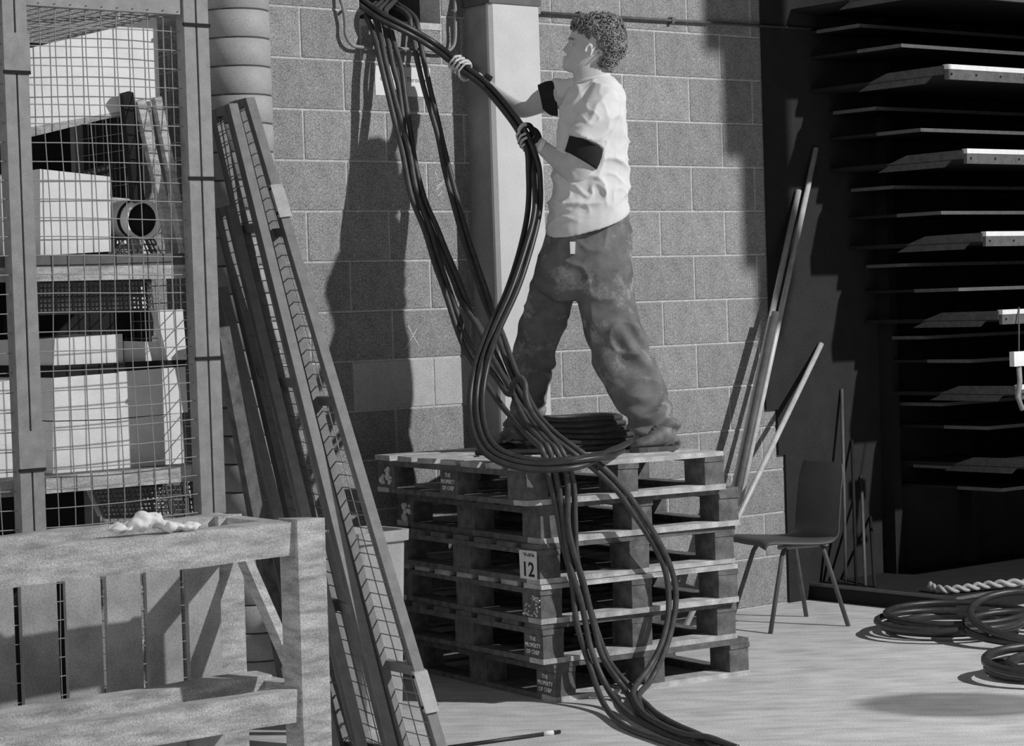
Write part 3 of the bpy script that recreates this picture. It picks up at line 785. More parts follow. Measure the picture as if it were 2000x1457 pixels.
D4 = [(1098, 886, 'Y', 9.13), (1119, 943, 'f', .04), (1123, 1019, 'f', .045), (1127, 1091, 'f', .055), (1150, 1180, 'f', .07), (1187, 1286, 'f', .10), (1235, 1345, 'f', .12), (1272, 1388, 'z', .03), (1330, 1425, 'z', .03), (1400, 1452, 'z', .014), (1470, 1478, 'z', .014)]
E1 = [(1165, 919, 'f', .03), (1207, 959, 'f', .04), (1235, 999, 'f', .05), (1275, 1059, 'f', .06), (1298, 1107, 'f', .07), (1306, 1158, 'f', .08), (1304, 1210, 'f', .10), (1290, 1262, 'f', .12), (1267, 1305, 'f', .14), (1238, 1352, 'z', .05), (1262, 1398, 'z', .035), (1340, 1438, 'z', .035), (1440, 1470, 'z', .014)]
E2 = [(1177, 913, 'f', .04), (1219, 957, 'f', .05), (1250, 1000, 'f', .06), (1283, 1053, 'f', .07), (1312, 1118, 'f', .08), (1320, 1170, 'f', .09), (1311, 1230, 'f', .11), (1294, 1282, 'f', .13), (1270, 1330, 'f', .15), (1247, 1366, 'z', .03), (1268, 1402, 'z', .014), (1350, 1446, 'z', .014), (1450, 1484, 'z', .014)]
A1 = [(735, 6, 'd', -.2), (716, 24, 'd', 0.000), (725, 50, 'd', 0.043), (735, 80, 'd', 0.086), (748, 132, 'd', 0.129), (761, 187, 'd', 0.163), (775, 242, 'd', 0.198), (790, 296, 'd', 0.241), (804, 380, 'd', 0.310), (832, 452, 'd', 0.370), (849, 512, 'd', 0.430), (871, 576, 'd', 0.499), (902, 668, 'd', 0.602), (935, 726, 'Y', 9.75), (978, 790, 'Y', 9.5), (1020, 836, 'Y', 9.3), (1046, 862, 'Y', 9.15)]
A2 = [(760, 4, 'd', -.2), (742, 20, 'd', 0.000), (750, 42, 'd', 0.043), (758, 78, 'd', 0.086), (769, 132, 'd', 0.129), (780, 172, 'd', 0.155), (787, 233, 'd', 0.198), (794, 302, 'd', 0.249), (816, 384, 'd', 0.310), (834, 421, 'd', 0.344), (861, 483, 'd', 0.396), (886, 540, 'd', 0.456), (904, 590, 'd', 0.516), (940, 650, 'Y', 9.85), (968, 706, 'Y', 9.75), (1000, 775, 'Y', 9.5), (1032, 832, 'Y', 9.28), (1056, 862, 'Y', 9.15)]
A3 = [(775, 4, 'd', -.2), (752, 22, 'd', 0.017), (759, 46, 'd', 0.052), (769, 84, 'd', 0.095), (783, 132, 'd', 0.138), (790, 192, 'd', 0.172), (802, 261, 'd', 0.224), (810, 316, 'd', 0.267), (829, 395, 'd', 0.327), (850, 445, 'd', 0.370), (872, 500, 'd', 0.421), (893, 548, 'd', 0.473), (915, 600, 'd', 0.533), (948, 660, 'Y', 9.86), (985, 730, 'Y', 9.7), (1018, 790, 'Y', 9.48), (1050, 838, 'Y', 9.25), (1070, 862, 'Y', 9.17)]
A4 = [(745, 4, 'd', -.2), (728, 22, 'd', 0.017), (736, 44, 'd', 0.052), (744, 82, 'd', 0.095), (752, 125, 'd', 0.129), (766, 180, 'd', 0.163), (782, 240, 'd', 0.206), (796, 296, 'd', 0.249), (810, 366, 'd', 0.301), (838, 446, 'd', 0.370), (857, 508, 'd', 0.430), (880, 574, 'd', 0.499), (908, 650, 'd', 0.585), (940, 700, 'Y', 9.8), (968, 735, 'Y', 9.7), (998, 770, 'Y', 9.5), (1003, 752, 'Y', 9.42), (1014, 738, 'Y', 9.36), (1025, 748, 'Y', 9.32), (1028, 780, 'Y', 9.30), (1042, 812, 'Y', 9.26), (1072, 850, 'Y', 9.2)]
B1 = [(762, 4, 'd', -.2), (796, 28, 'd', 0.000), (803, 58, 'd', 0.034), (816, 123, 'd', 0.077), (829, 176, 'd', 0.103), (843, 222, 'd', 0.129), (857, 269, 'd', 0.155), (869, 329, 'd', 0.189), (885, 392, 'd', 0.241), (905, 462, 'd', 0.310), (930, 540, 'd', 0.396), (955, 612, 'd', 0.482), (985, 695, 'Y', 9.78), (1004, 742, 'Y', 9.65), (1030, 796, 'Y', 9.45), (1070, 846, 'Y', 9.28), (1120, 885, 'Y', 9.22)]
B2 = [(774, 4, 'd', -.2), (810, 34, 'd', 0.000), (818, 71, 'd', 0.043), (829, 123, 'd', 0.077), (841, 178, 'd', 0.103), (854, 233, 'd', 0.129), (866, 290, 'd', 0.163), (880, 345, 'd', 0.206), (896, 405, 'd', 0.258), (915, 468, 'd', 0.327), (938, 536, 'd', 0.404), (962, 604, 'd', 0.490), (984, 660, 'Y', 9.82), (1008, 730, 'Y', 9.66), (1040, 795, 'Y', 9.47), (1080, 842, 'Y', 9.30), (1130, 880, 'Y', 9.23)]
long_lab = 'black cable hanging from the wall opening and draped over the pallet stack to the floor'
for a, b in ((A1, D1), (A2, D2), (A3, D3), (A4, D4)): cable('power_cable', a + b, long_lab, GRP, m=M_CABLEF)
for a, b in ((B1, E1), (B2, E2)): cable('power_cable', a + b, 'black cable looped low round the lit side of the pallet stack', 'cables looped beside the stack', m=M_CABLEF)
# the cables the man is pulling
def held(off, tail):
    way = [wp((690, -6, 'd', -.2)), wp((718, 16, 'd', .02)), wp((748, 36, 'd', .10)), wp((800, 62, 'd', .15)), wp((850, 92, 'Y', 10.44)), HAND1, wp((950, 170, 'Y', 10.28)), wp((1000, 228, 'Y', 10.10)), HAND2, wp((1041, 304, 'Y', 9.95))]
    a = None; out = []
    for k, p in enumerate(way):                       # three strands side by side, kept apart along the whole run
        t_ = (way[min(k + 1, len(way) - 1)] - way[max(k - 1, 0)]).normalized()
        a = t_.cross(Vector((0, 1, 0))).normalized() if a is None else (a - t_ * a.dot(t_)).normalized()
        out.append(p + (a * math.cos(off) + t_.cross(a) * math.sin(off)) * 0.0147)
    return out + tail
c1 = [(1036, 345, 'Y', 9.93), (1030, 420, 'Y', 9.88), (1012, 500, 'Y', 9.80), (985, 580, 'Y', 9.69), (948, 655, 'Y', 9.5), (925, 730, 'Y', 9.3), (918, 800, 'Y', 9.2), (930, 862, 'Y', 9.08), (958, 893, 'Y', 9.02), (1005, 912, 'Y', 8.99), (1060, 917, 'Y', 8.98), (1130, 908, 'Y', 9.02), (1192, 884, 'Y', 9.2), (1222, 868, 'Y', 9.42), (1232, 862, 'Y', 9.58)]
c2 = [(1052, 345, 'Y', 9.92), (1053, 405, 'Y', 9.88), (1038, 475, 'Y', 9.81), (1010, 560, 'Y', 9.69), (975, 640, 'Y', 9.52), (955, 700, 'Y', 9.34), (942, 770, 'Y', 9.24), (946, 830, 'Y', 9.14), (964, 868, 'Y', 9.07), (1002, 890, 'Y', 9.04), (1060, 900, 'Y', 9.03), (1130, 897, 'Y', 9.05), (1180, 888, 'Y', 9.18), (1204, 880, 'Y', 9.40)]
c3 = [(1044, 345, 'Y', 9.91), (1045, 415, 'Y', 9.86), (1026, 490, 'Y', 9.78), (998, 572, 'Y', 9.67), (962, 650, 'Y', 9.50), (938, 720, 'Y', 9.31), (930, 785, 'Y', 9.22), (938, 845, 'Y', 9.11), (962, 882, 'Y', 9.05), (1010, 902, 'Y', 9.02), (1070, 908, 'Y', 9.01), (1130, 902, 'Y', 9.03), (1180, 890, 'Y', 9.15), (1215, 878, 'Y', 9.4)]
heads = sorted((held(o_, []) for o_ in (0.3, 0.3 + 2 * math.pi / 3, 0.3 + 4 * math.pi / 3)), key=lambda w_: w_[-1].dot(RT))
for hd_, tl in zip(heads, (c1, c3, c2)):
    cable('power_cable', hd_ + tl, "black cable gripped in the man's hands, its slack looped over the top pallet", 'cables in the hands')
# slack coiled on the top pallet
cc = at_z(1150, 868, PTOP + 0.02)
for k in range(6):
    r1, r2 = 0.235 - 0.012 * k + random.uniform(-.012, .012), 0.20 - 0.01 * k; ph = 0.5 * k
    ctr = Vector((cc.x - 0.02 + random.uniform(-.02, .02), 10.06 + random.uniform(-.02, .03), 0)); pts = []
    for j in range(25):
        a = ph + 2 * math.pi * 1.02 * j / 24
        pts.append(ctr + Vector((r1 * math.cos(a), r2 * math.sin(a), PTOP + CR + 0.0245 * k + (0.003 * math.sin(3 * a + k) if k else 0.0))))
    cable('power_cable', pts, "black cable lying coiled on the top pallet between the man's feet", 'coiled slack on the top pallet', m=M_CABLEF, per=3)
# strands lying on the pallet behind
cable('power_cable', [(930, 884, 'z', PTOP + .014), (1000, 884, 'z', PTOP + .014), (1080, 882, 'z', PTOP + .014), (1130, 884, 'z', PTOP + .014)], 'short dark cable length lying flat on the left of the top pallet', None, m=M_CABLE)

relax()
for name, P, label, group, r, m, n in CAB:
    tag(MB().tube(P, r, n).build(name, m, smooth=True, base=min(P, key=lambda q: q.z)), label, 'cable', group)

# coils on the floor by the rack
def coil(px, py, rad, loops, lab, tiltz=0.0, r=0.0155):
    c = at_z(px, py, 0.0)
    pts = []
    n = 26 * loops
    for j in range(n + 1):
        a = 2 * math.pi * j / 26; rr = rad * (1 + 0.10 * math.sin(a * 0.31 + px) + 0.05 * math.sin(a * 0.83))
        lp = int(j / 26)
        z = r + 0.022 * ((j / 26) * 0.8) + tiltz * (0.5 + 0.5 * math.sin(a)) * (lp + 1) / loops
        if loops == 3: z = max(r, z - tiltz * 0.5 / loops)
        pts.append(Vector((c.x + rr * math.cos(a) + 0.05 * math.sin(lp * 2.1), c.y + rr * 0.9 * math.sin(a) + 0.04 * math.cos(lp * 1.7), z)))
    o = MB().tube(pts, r, 9).build('cable_coil', M_CABLE, smooth=True, base=(c.x, c.y, 0))
    return tag(o, lab, 'cable')
coil(1868, 1236, 0.315, 4, 'flat coil of black cable on the floor in front of the rack', 0.03)
coil(2010, 1255, 0.27, 2, 'raised loop of black cable lying on the floor beside the flat coil', 0.16, 0.018)
coil(2075, 1322, 0.27, 3, 'small tight end of black cable coil at the floor stain', 0.05, 0.02)

# ------------------------------------------------------------------ tiered rack on the right
RKD = 0.95
BIG = [(1812, -42), (1850, 125), (1888, 290), (1925, 452), (1957, 605), (1990, 752), (2018, 895)]
THIN = [[(1678, 46), (1760, 85)], [(1710, 208), (1798, 250)], [(1745, 362), (1838, 412)], [(1775, 514), (1872, 562)], [(1807, 656), (1897, 702)], [(1840, 787), (1930, 833)], [(1868, 910), (1957, 954)]]
rk_l = [wl(at_w(x, y, RKD))[0] for x, y in BIG]; rk_z = [wl(at_w(x, y, RKD))[2] for x, y in BIG]
RKR = 4.3
rk = thing('tiered_rack', W(1.95, 0.5, 0), 'tall black tiered rack of stepped shelves with pale nosings against the block wall', 'rack')
MB().wbox(1.98, RKR, 0.01, 1.0, 0, 0.085).build('plinth', M_RACK, rk)
MB().wbox(1.975, RKR, 0.99, 1.006, 0.075, 0.09).wbox(1.972, 1.984, 0.01, 1.0, 0.075, 0.09).build('plinth_edge', M_TRIM, rk)
for k in range(7):
    l, z = rk_l[k], rk_z[k]
    b = MB().wbox(l, RKR, 0.02, RKD - 0.02, z - 0.06, z - 0.04).build('shelf', M_RACK, rk)
    f = MB().wbox(l, RKR, RKD - 0.02, RKD, z - 0.075, z - 0.024).build('fascia', M_FASC, rk)
    MB().wbox(l, RKR, RKD - 0.03, RKD + 0.003, z - 0.024, z).build('nosing', M_NOSE, rk)
    for j in range(6):
        c = W(l + 0.03 + j * 0.19, RKD, z - 0.048); MB().tube([c - NV * 0.004, c + NV * 0.004], 0.006, 8).build('bolt', M_RACK, f)
    e = MB().hexa([W(l - .006, .42, z - .05), W(l - .006, RKD - .02, z - .05), W(l, RKD - .02, z - .05), W(l, .42, z - .05), W(l - .006, .56, z - .008), W(l - .006, RKD - .02, z - .005), W(l, RKD - .02, z - .005), W(l, .56, z - .008)])
    e.hexa([W(l - .006, .36, z - .085), W(l - .006, RKD - .14, z - .085), W(l, RKD - .14, z - .085), W(l, .36, z - .085), W(l - .006, .44, z - .053), W(l - .006, RKD - .10, z - .053), W(l, RKD - .10, z - .053), W(l, .44, z - .053)])
    e.build('end_bracket', M_BRKT, rk)
    if k < 7:
        ll = rk_l[min(k + 1, 6)]
        for (x, y) in THIN[k]:
            l_, d_, z_ = wl(at_l(x, y, ll))
            MB().wbox(ll + 0.004, RKR, 0.02, d_ - 0.004, z_ - 0.016, z_ - 0.002).build('shelf', M_RACK, rk)
            MB().wbox(ll, RKR, d_ - 0.006, d_, z_ - 0.018, z_).wbox(ll, ll + 0.006, max(0.03, d_ - 0.30), d_ - 0.006, z_ - 0.018, z_).build('shelf_edge', M_TRIM, rk)
for l in (2.56, 3.2, 4.1):
    MB().wbox(l, l + 0.06, 0.02, 0.10, 0.085, 3.3).build('upright', M_RACK, rk)
for l_, z_0, z_1 in ((1.73, 1.36, 3.38), (1.685, 1.02, 1.36), (1.765, 0.78, 1.02), (1.815, 0.0, 0.78)):  # back sheet widened over bare wall, its black standing in for the shadow
    MB().wbox(l_, RKR, 0.003, 0.015, z_0, z_1).build('back_panel', M_BACKSHADE, rk)
# sticks standing in the corner of the rack
for x, yb, yt, m in ((1652, 1138, 760, M_STEELD), (1672, 1136, 860, M_RACK), (1690, 1138, 930, M_STEELD), (1708, 1140, 1010, M_RACK)):
    a = at_l(x, yb, 2.06); a = Vector((a.x, a.y, 0.089)); b = at_w(x - 8, yt, 0.024)
    tag(MB().tube([a, b], 0.009, 8).build('upright_stick', m, smooth=True, base=a), 'thin dark stick standing on the plinth at the end of the rack', 'stick', 'sticks at the rack end')
# pale twisted rope on the plinth
mb = MB()
ra = at_l(1822, 1147, 2.05); y0 = 0.6
rp = [at_z(x, y, z) for x, y, z in ((1815, 1146, .11), (1826, 1152, .10), (1850, 1155, .098), (1885, 1152, .10), (1920, 1147, .105), (1960, 1143, .11), (2010, 1140, .11))]
rs = [q + ZV * 0.009 for q in spline(rp, 10)]
for k in range(2):
    pts = [q + Vector((0, 0, 0.012)) * math.sin(i * 0.55 + k * math.pi) + Vector((0.005, 0.012, 0)) * math.cos(i * 0.55 + k * math.pi) for i, q in enumerate(rs)]
    mb.tube(pts, 0.011, 8)
tag(mb.build('twisted_rope', M_BIN, smooth=True, base=(rp[2].x, rp[2].y, 0.085)), 'pale twisted rope lying along the plinth of the rack', 'rope')
# small fittings hanging from the rack by the frame edge
hk = at_w(1988, 690, 1.0)
hg = thing('hanging_fitting', hk, 'small pale clamp hanging from the rack nosing', 'clamp')
MB().box(at_w(1972, 716, 1.0), TV * 0.12, NV * 0.03, ZV * 0.075).build('clamp_body', M_CARD, hg)
MB().tube([at_w(1990, 716, 1.01), at_w(1992, 745, 1.02), at_w(1988, 775, 1.02), at_w(1996, 798, 1.02), at_w(2010, 790, 1.02)], 0.014, 8).build('strap', M_STEEL, hg, True)
MB().tube([at_w(1990, 690, 1.0), at_w(1990, 600, 0.956)], 0.004, 6).build('hanger', M_STEELD, hg, True)

# stepped stack of dark boxes, added out of view to shade the wall end
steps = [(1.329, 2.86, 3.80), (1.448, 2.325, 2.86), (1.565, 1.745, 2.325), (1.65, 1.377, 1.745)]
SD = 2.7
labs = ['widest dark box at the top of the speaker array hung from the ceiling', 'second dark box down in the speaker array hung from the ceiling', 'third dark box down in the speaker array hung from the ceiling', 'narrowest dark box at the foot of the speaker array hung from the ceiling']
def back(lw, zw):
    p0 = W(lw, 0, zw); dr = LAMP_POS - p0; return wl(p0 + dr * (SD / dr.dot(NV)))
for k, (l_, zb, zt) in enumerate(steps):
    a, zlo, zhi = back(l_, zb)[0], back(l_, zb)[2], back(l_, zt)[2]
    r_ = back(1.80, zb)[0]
    cs = thing('hanging_speaker', W((a + r_) / 2, SD - 0.2, zlo), labs[k], 'speaker', 'speaker array hung from the ceiling')  # added shade blocker, not a real speaker
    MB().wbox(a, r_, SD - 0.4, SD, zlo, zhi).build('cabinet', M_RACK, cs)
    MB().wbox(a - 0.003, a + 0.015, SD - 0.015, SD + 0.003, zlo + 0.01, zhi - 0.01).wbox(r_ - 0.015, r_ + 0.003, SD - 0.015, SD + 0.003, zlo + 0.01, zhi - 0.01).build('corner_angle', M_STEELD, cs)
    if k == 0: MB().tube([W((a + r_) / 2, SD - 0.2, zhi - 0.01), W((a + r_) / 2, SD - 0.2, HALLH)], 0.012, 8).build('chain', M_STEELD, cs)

# ------------------------------------------------------------------ chair
fA, fB, fC = at_z(1504, 1238, 0), at_z(1560, 1200, 0), at_z(1660, 1223, 0)
fw_ = (fA - fC); fw_.z = 0; fw_.normalize(); sd_ = Vector((-fw_.y, fw_.x, 0))
if sd_.dot(fB - fC) < 0: sd_ = -sd_
cen = (fA + fC) * 0.5 + sd_ * 0.21; cen.z = 0
ch = thing('plastic_chair', cen, 'dark moulded plastic stacking chair standing by the leaning poles', 'chair')
def CP(f, s, z): return cen + fw_ * f + sd_ * s + ZV * z
prof = [(0.235, 0.415), (0.225, 0.437), (0.19, 0.446), (0.08, 0.437), (-0.05, 0.428), (-0.13, 0.432), (-0.18, 0.455), (-0.205, 0.50), (-0.215, 0.57), (-0.225, 0.66), (-0.24, 0.74), (-0.25, 0.79)]
prof3 = spline([Vector((a, b, 0)) for a, b in prof], 4)
def shell(off):
    rows = []
    for i, q in enumerate(prof3):
        t_ = (prof3[min(i + 1, len(prof3) - 1)] - prof3[max(i - 1, 0)]).normalized(); nrm = Vector((t_.y, -t_.x, 0)) * off
        u = i / (len(prof3) - 1); hw = 0.215 - 0.02 * abs(u - 0.35) - (0.02 if u > 0.9 else 0) * (u - 0.9) * 10
        row = []
        for k in range(13):
            s_ = -1 + 2 * k / 12; e = abs(s_) ** 6; drop = -0.022 * e
            k2 = min(1.0, max(0.0, (u - 0.45) / 0.2)); fwd = 0.024 * (s_ ** 2) * k2 + 0.012 * e * k2
            row.append(CP(q.x + nrm.x + fwd, hw * s_, q.y + nrm.y + drop * (1 - k2) + 0.010 * s_ * s_ * (1 - k2)))
        rows.append(row)
    return rows
r1, r2 = shell(0.0), shell(-0.009)
mb = MB()
mb.loft([a + b[::-1] for a, b in zip(r1, r2)]); mb.build('seat_shell', M_PLASTIC, ch, True)
for s_ in (-0.17, 0.17):
    for f0, f1 in ((0.07, 0.215), (-0.10, -0.215)):
        MB().tube([CP(f0, s_ * 0.75, 0.424), CP(f0 + (f1 - f0) * 0.25, s_ * 0.85, 0.36), CP(f1, s_ * 1.2, 0.0)], 0.0115, 10).build('leg', M_STEELD, ch, True)
MB().tube([CP(0.08, -0.15, 0.422), CP(0.08, 0.15, 0.422)], 0.009, 8).tube([CP(-0.11, -0.15, 0.42), CP(-0.11, 0.15, 0.42)], 0.009, 8).tube([CP(0.12, -0.135, 0.40), CP(-0.15, -0.135, 0.40)], 0.011, 8).tube([CP(0.12, 0.135, 0.40), CP(-0.15, 0.135, 0.40)], 0.011, 8).build('under_frame', M_STEEL, ch, True)

# ------------------------------------------------------------------ poles leaning on the wall
def pole(top, bot, dt, lab, m, r=0.016, db=0.16):
    p1 = at_w(*top, dt); p2 = at_w(*bot, db)
    u = (p2 - p1).normalized(); p2 = p1 + u * ((p1.z - 0.0) / -u.z)
    o = MB().tube([p1, p2], r, 12).build('leaning_pole', m, smooth=True, base=p2); return tag(o, lab, 'pole', 'poles leaning on the wall')
pole((1594, 290), (1441, 1000), 0.03, 'long pale pole leaning into the shaded wall, tallest of the bunch', M_POLE, 0.0155)
pole((1560, 372), (1427, 985), 0.032, 'long pale pole leaning on the lit wall beside the pallets', M_POLE, 0.016, 0.185)
pole((1515, 610), (1441, 960), 0.142, 'dark stained pole leaning between the two long pale poles', M_STEELD, 0.02, 0.222)
pole((1604, 672), (1433, 1028), 0.03, 'short pale pole leaning at a wide angle across the others', M_POLE, 0.0145, 0.266)

# ------------------------------------------------------------------ wire cage with its contents
CGD = 1.2
def cl(x, y=600): return wl(at_w(x, y, CGD))[0]
P1a, P1b, P2a, P2b = -3.185, -3.093, -2.462, -2.358
CZ = 2.71
cg = thing('wire_cage', W((P1a + P2b) / 2, 0.7, 0), 'tall steel wire mesh cage filled with packages and boards', 'cage')
def post(a, b, hinges):
    w = (b - a)
    for l0, l1 in ((a, a + w * 0.46), (a + w * 0.54, b)):
        MB().wbox(l0, l1, CGD - 0.05, CGD + 0.005, 0, CZ + 0.25).build('post', M_STEEL, cg)
    MB().wbox(a + w * 0.44, a + w * 0.56, CGD - 0.045, CGD - 0.006, 0, CZ + 0.25).build('post_web', M_STEELD, cg)
    for z, up in hinges:
        h = MB().wbox(a - 0.004, b + 0.004, CGD + 0.004, CGD + 0.012, z, z + 0.13).build('hinge', M_STEEL, cg) if up else None
        MB().wbox(a - 0.005, b + 0.005, CGD + 0.003, CGD + 0.011, z - 0.012, z).build('hinge_gap', M_RACK, cg)
post(P1a, P1b, [(2.48, True), (1.10, True)])
post(P2a, P2b, [(2.68, False), (2.12, False), (1.46, False), (0.88, False)])
for l in (-3.85, ):
    MB().wbox(l, l + 0.09, CGD - 0.05, CGD + 0.005, 0, CZ + 0.25).build('post', M_STEEL, cg)
for l in (P2b - 0.05, -3.85):
    MB().wbox(l, l + 0.05, 0.20, 0.25, 0, CZ).build('post', M_STEEL, cg)
MB().wbox(-3.85, P2b, CGD - 0.04, CGD - 0.005, CZ, CZ + 0.06).build('top_rail', M_STEEL, cg)
MB().wbox(-3.85, P2b, CGD - 0.04, CGD - 0.005, 0.1, 0.15).build('bottom_rail', M_STEEL, cg)
MB().wbox(P2b - 0.04, P2b, 0.2, CGD - 0.05, CZ, CZ + 0.04).build('top_rail', M_STEEL, cg)
wm = MB(); WR = 0.0021
def warp(l, z): return 0.010 * math.sin(l * 5 + z * 2.2) + 0.006 * math.sin(z * 6 - l * 3)
def wgrid(l0, l1, z0, z1, pl, pz):
    n = int(round((l1 - l0) / pl)); 
    for i in range(1, n):
        l = l0 + (l1 - l0) * i / n
        wm.tube([W(l + 0.4 * warp(l, z), CGD - 0.02 + warp(l, z), z) for z in [z0 + (z1 - z0) * k / 16 for k in range(17)]], WR, 5, False)
    m_ = int(round((z1 - z0) / pz))
    for j in range(1, m_):
        z = z0 + (z1 - z0) * j / m_
        wm.tube([W(l, CGD - 0.017 + warp(l, z), z + 0.5 * warp(z, l)) for l in [l0 + (l1 - l0) * k / 6 for k in range(7)]], WR, 5, False)
wgrid(P1b, P2a, 0.15, CZ, 0.0605, 0.0665); wgrid(-3.76, P1a, 0.15, CZ, 0.0605, 0.0665)
for i in range(1, 15):                                   # right end
    d = 0.25 + (CGD - 0.3) * i / 15; wm.tube([W(P2b - 0.02, d, 0.15), W(P2b - 0.02, d, CZ)], WR, 5, False)
for j in range(38):
    z = 0.2 + 0.0665 * j; wm.tube([W(P2b - 0.02, 0.25, z), W(P2b - 0.02, CGD - 0.05, z)], WR, 5, False)
for i in range(1, 24):                                   # roof
    l = -3.85 + (P2b + 3.85) * i / 24; wm.tube([W(l, 0.2, CZ + 0.01), W(l, CGD, CZ + 0.01)], WR, 5, False)
for i in range(1, 16):
    d = 0.2 + (CGD - 0.2) * i / 16; wm.tube([W(-3.85, d, CZ + 0.015), W(P2b, d, CZ + 0.015)], WR, 5, False)
o = wm.build('wire_mesh', M_WIRE, cg, True); o['kind'] = 'stuff'
MB().wbox(-3.85, P2b - 0.02, 0.20, 0.215, 0, CZ).build('back_sheet', M_RACK, cg)
MB().wbox(P2b - 0.012, P2b - 0.004, 0.215, 0.72, 0.9, CZ).build('end_sheet', M_RACK, cg)
def shelf(px0, py0, px1, py1, hpx, lab=None):
    zt = wl(at_w((px0 + px1) / 2, (py0 + py1) / 2, CGD - 0.06))[2]; h = hpx * 0.00181
    return MB().wbox(-3.8, P2b - 0.06, CGD - 0.10, CGD - 0.055, zt - h, zt).build('shelf_board', M_TIMBER, cg), zt
sb1, Z1 = shelf(70, 520, 365, 518, 28)
sb2, Z2 = shelf(90, 937, 370, 905, 32)
DK1 = at_w(148, 498, 1.08).z                            # deck under the sacks and the tube
MB().wbox(-3.8, P2b - 0.06, 0.25, CGD - 0.055, Z1 - 0.001, DK1).build('shelf_deck', M_STEELD, cg)
MB().wbox(-3.8, P2b - 0.06, 0.25, CGD - 0.10, Z2 - 0.025, Z2).build('shelf_deck', M_STEELD, cg)
def y_of(x, z, d):
    lo, hi = 0, 1457
    for _ in range(40):
        y = (lo + hi) / 2
        if at_w(x, y, d).z > z: lo = y
        else: hi = y
    return lo
# things stored in the cage
def slab(name, pxs, d0, d1, lab, cat, m, group=None, parts=None):
    """box-like package: front outline in picture points, real depth behind"""
    f = [at_w(x, y, d1) for x, y in pxs]; b = [q - NV * (d1 - d0) for q in f]
    base = min(f + b, key=lambda q: q.z)
    o = MB().hexa(b + f).build(name, m, base=base); return tag(o, lab, cat, group)
def pack(x0, y0, x1, y1, x2, y2, x3, y3, d0, d1, lab, name='paper_package', m=M_CARD, grp='packages stored in the cage'):
    return slab(name, [(x0, y0), (x1, y1), (x2, y2), (x3, y3)], d0, d1, lab, 'package', m, grp)
slab('white_board', [(-60, 270), (313, 204), (306, 35), (-60, 122)], 1.095, 1.11, 'large white board slanting across the top of the cage', 'board', M_WHITE)
slab('batten', [(-40, 292), (243, 223), (243, 216), (-40, 266)], 1.07, 1.11, 'grey batten under the bottom edge of the slanting white board', 'batten', M_TIMBER)
pack(79, 499, 217, 491, 215, 345, 78, 330, 0.55, 1.08, 'tall white paper sack standing upright on the upper cage shelf', 'paper_sack', M_WHITE)
pack(-40, y_of(-40, DK1, 1.08), 17, y_of(17, DK1, 1.08), 15, 345, -40, 342, 0.6, 1.08, 'white paper sack beside the tall sack, behind the cage post', 'paper_sack', M_WHITE)
pack(104, y_of(104, Z2, .99), 233, y_of(233, Z2, .99), 233, 820, 103, 824, 0.5, 0.99, 'white package at the bottom of the pile, nearest the hinged post')
pack(234, y_of(234, Z2, .99), 361, y_of(361, Z2, .99), 354, 807, 234, 819, 0.5, 0.99, 'white package at the bottom of the pile, beside the cage end')
pack(105, 822, 232, 818, 231, 728, 104, 738, 0.5, 0.99, 'white package in the middle layer, with a dark strip above its top')
pack(233, 817, 367, 805, 362, 716, 232, 726, 0.5, 0.99, 'white package in the middle layer, grubby, jutting past the one below')
pack(105, 715, 241, 709, 239, 652, 107, 662, 0.5, 0.96, 'low white package on top of the pile')
pack(243, 709, 326, 705, 324, 668, 242, 666, 0.5, 0.94, 'thin grey-white package lying on top of the pile beside the low one')
pack(328, 704, 365, 703, 357, 604, 304, 606, 0.95, 0.985, 'torn white sheet of card wedged upright against the cage end')
pack(-40, 873, 35, 866, 32, 742, -40, 750, 0.5, 0.99, 'white package behind the hinged cage post, upper one', 'paper_package')
pack(-40, y_of(-40, Z2, .99), 38, y_of(38, Z2, .99), 36, 866, -40, 872, 0.5, 0.99, 'white package behind the hinged cage post, lower one', 'paper_package')
slab('dark_board', [(106, 737), (361, 717), (365, 702), (106, 714)], 0.5, 0.985, 'dark board lying between the top package and the layer below', 'board', M_RACK)  # added filler, black in place of the shadow between the layers
# cardboard tube
tc0, tc1 = at_w(205, 420, 0.62), at_w(282, 430, 1.03)
tl = wl(tc1)
tb = thing('cardboard_tube', tc1, 'short fat white tube with a dark open end lying on the upper cage shelf', 'tube')
axd = (tc1 - tc0).normalized()
def tring(c, r, n=28):
    a = axd.orthogonal().normalized(); b = axd.cross(a); return [c + (a * math.cos(u) + b * math.sin(u)) * r for u in [2 * math.pi * k / n for k in range(n)]]
RT_ = 0.072
MB().loft([tring(tc0, RT_), tring(tc1, RT_), tring(tc1, RT_ - 0.009), tring(tc0, RT_ - 0.009)], False).build('wall', M_WHITE, tb, True)
MB().loft([tring(tc1 - axd * 0.09, RT_ + 0.002), tring(tc1 - axd * 0.06, RT_ + 0.002)]).build('dark_band', M_RACK, tb, True)
MB().loft([tring(tc1 - axd * 0.05, RT_ - 0.0085), tring(tc1 - axd * 0.047, RT_ - 0.0085)]).build('inner_plug', M_RACK, tb, True)
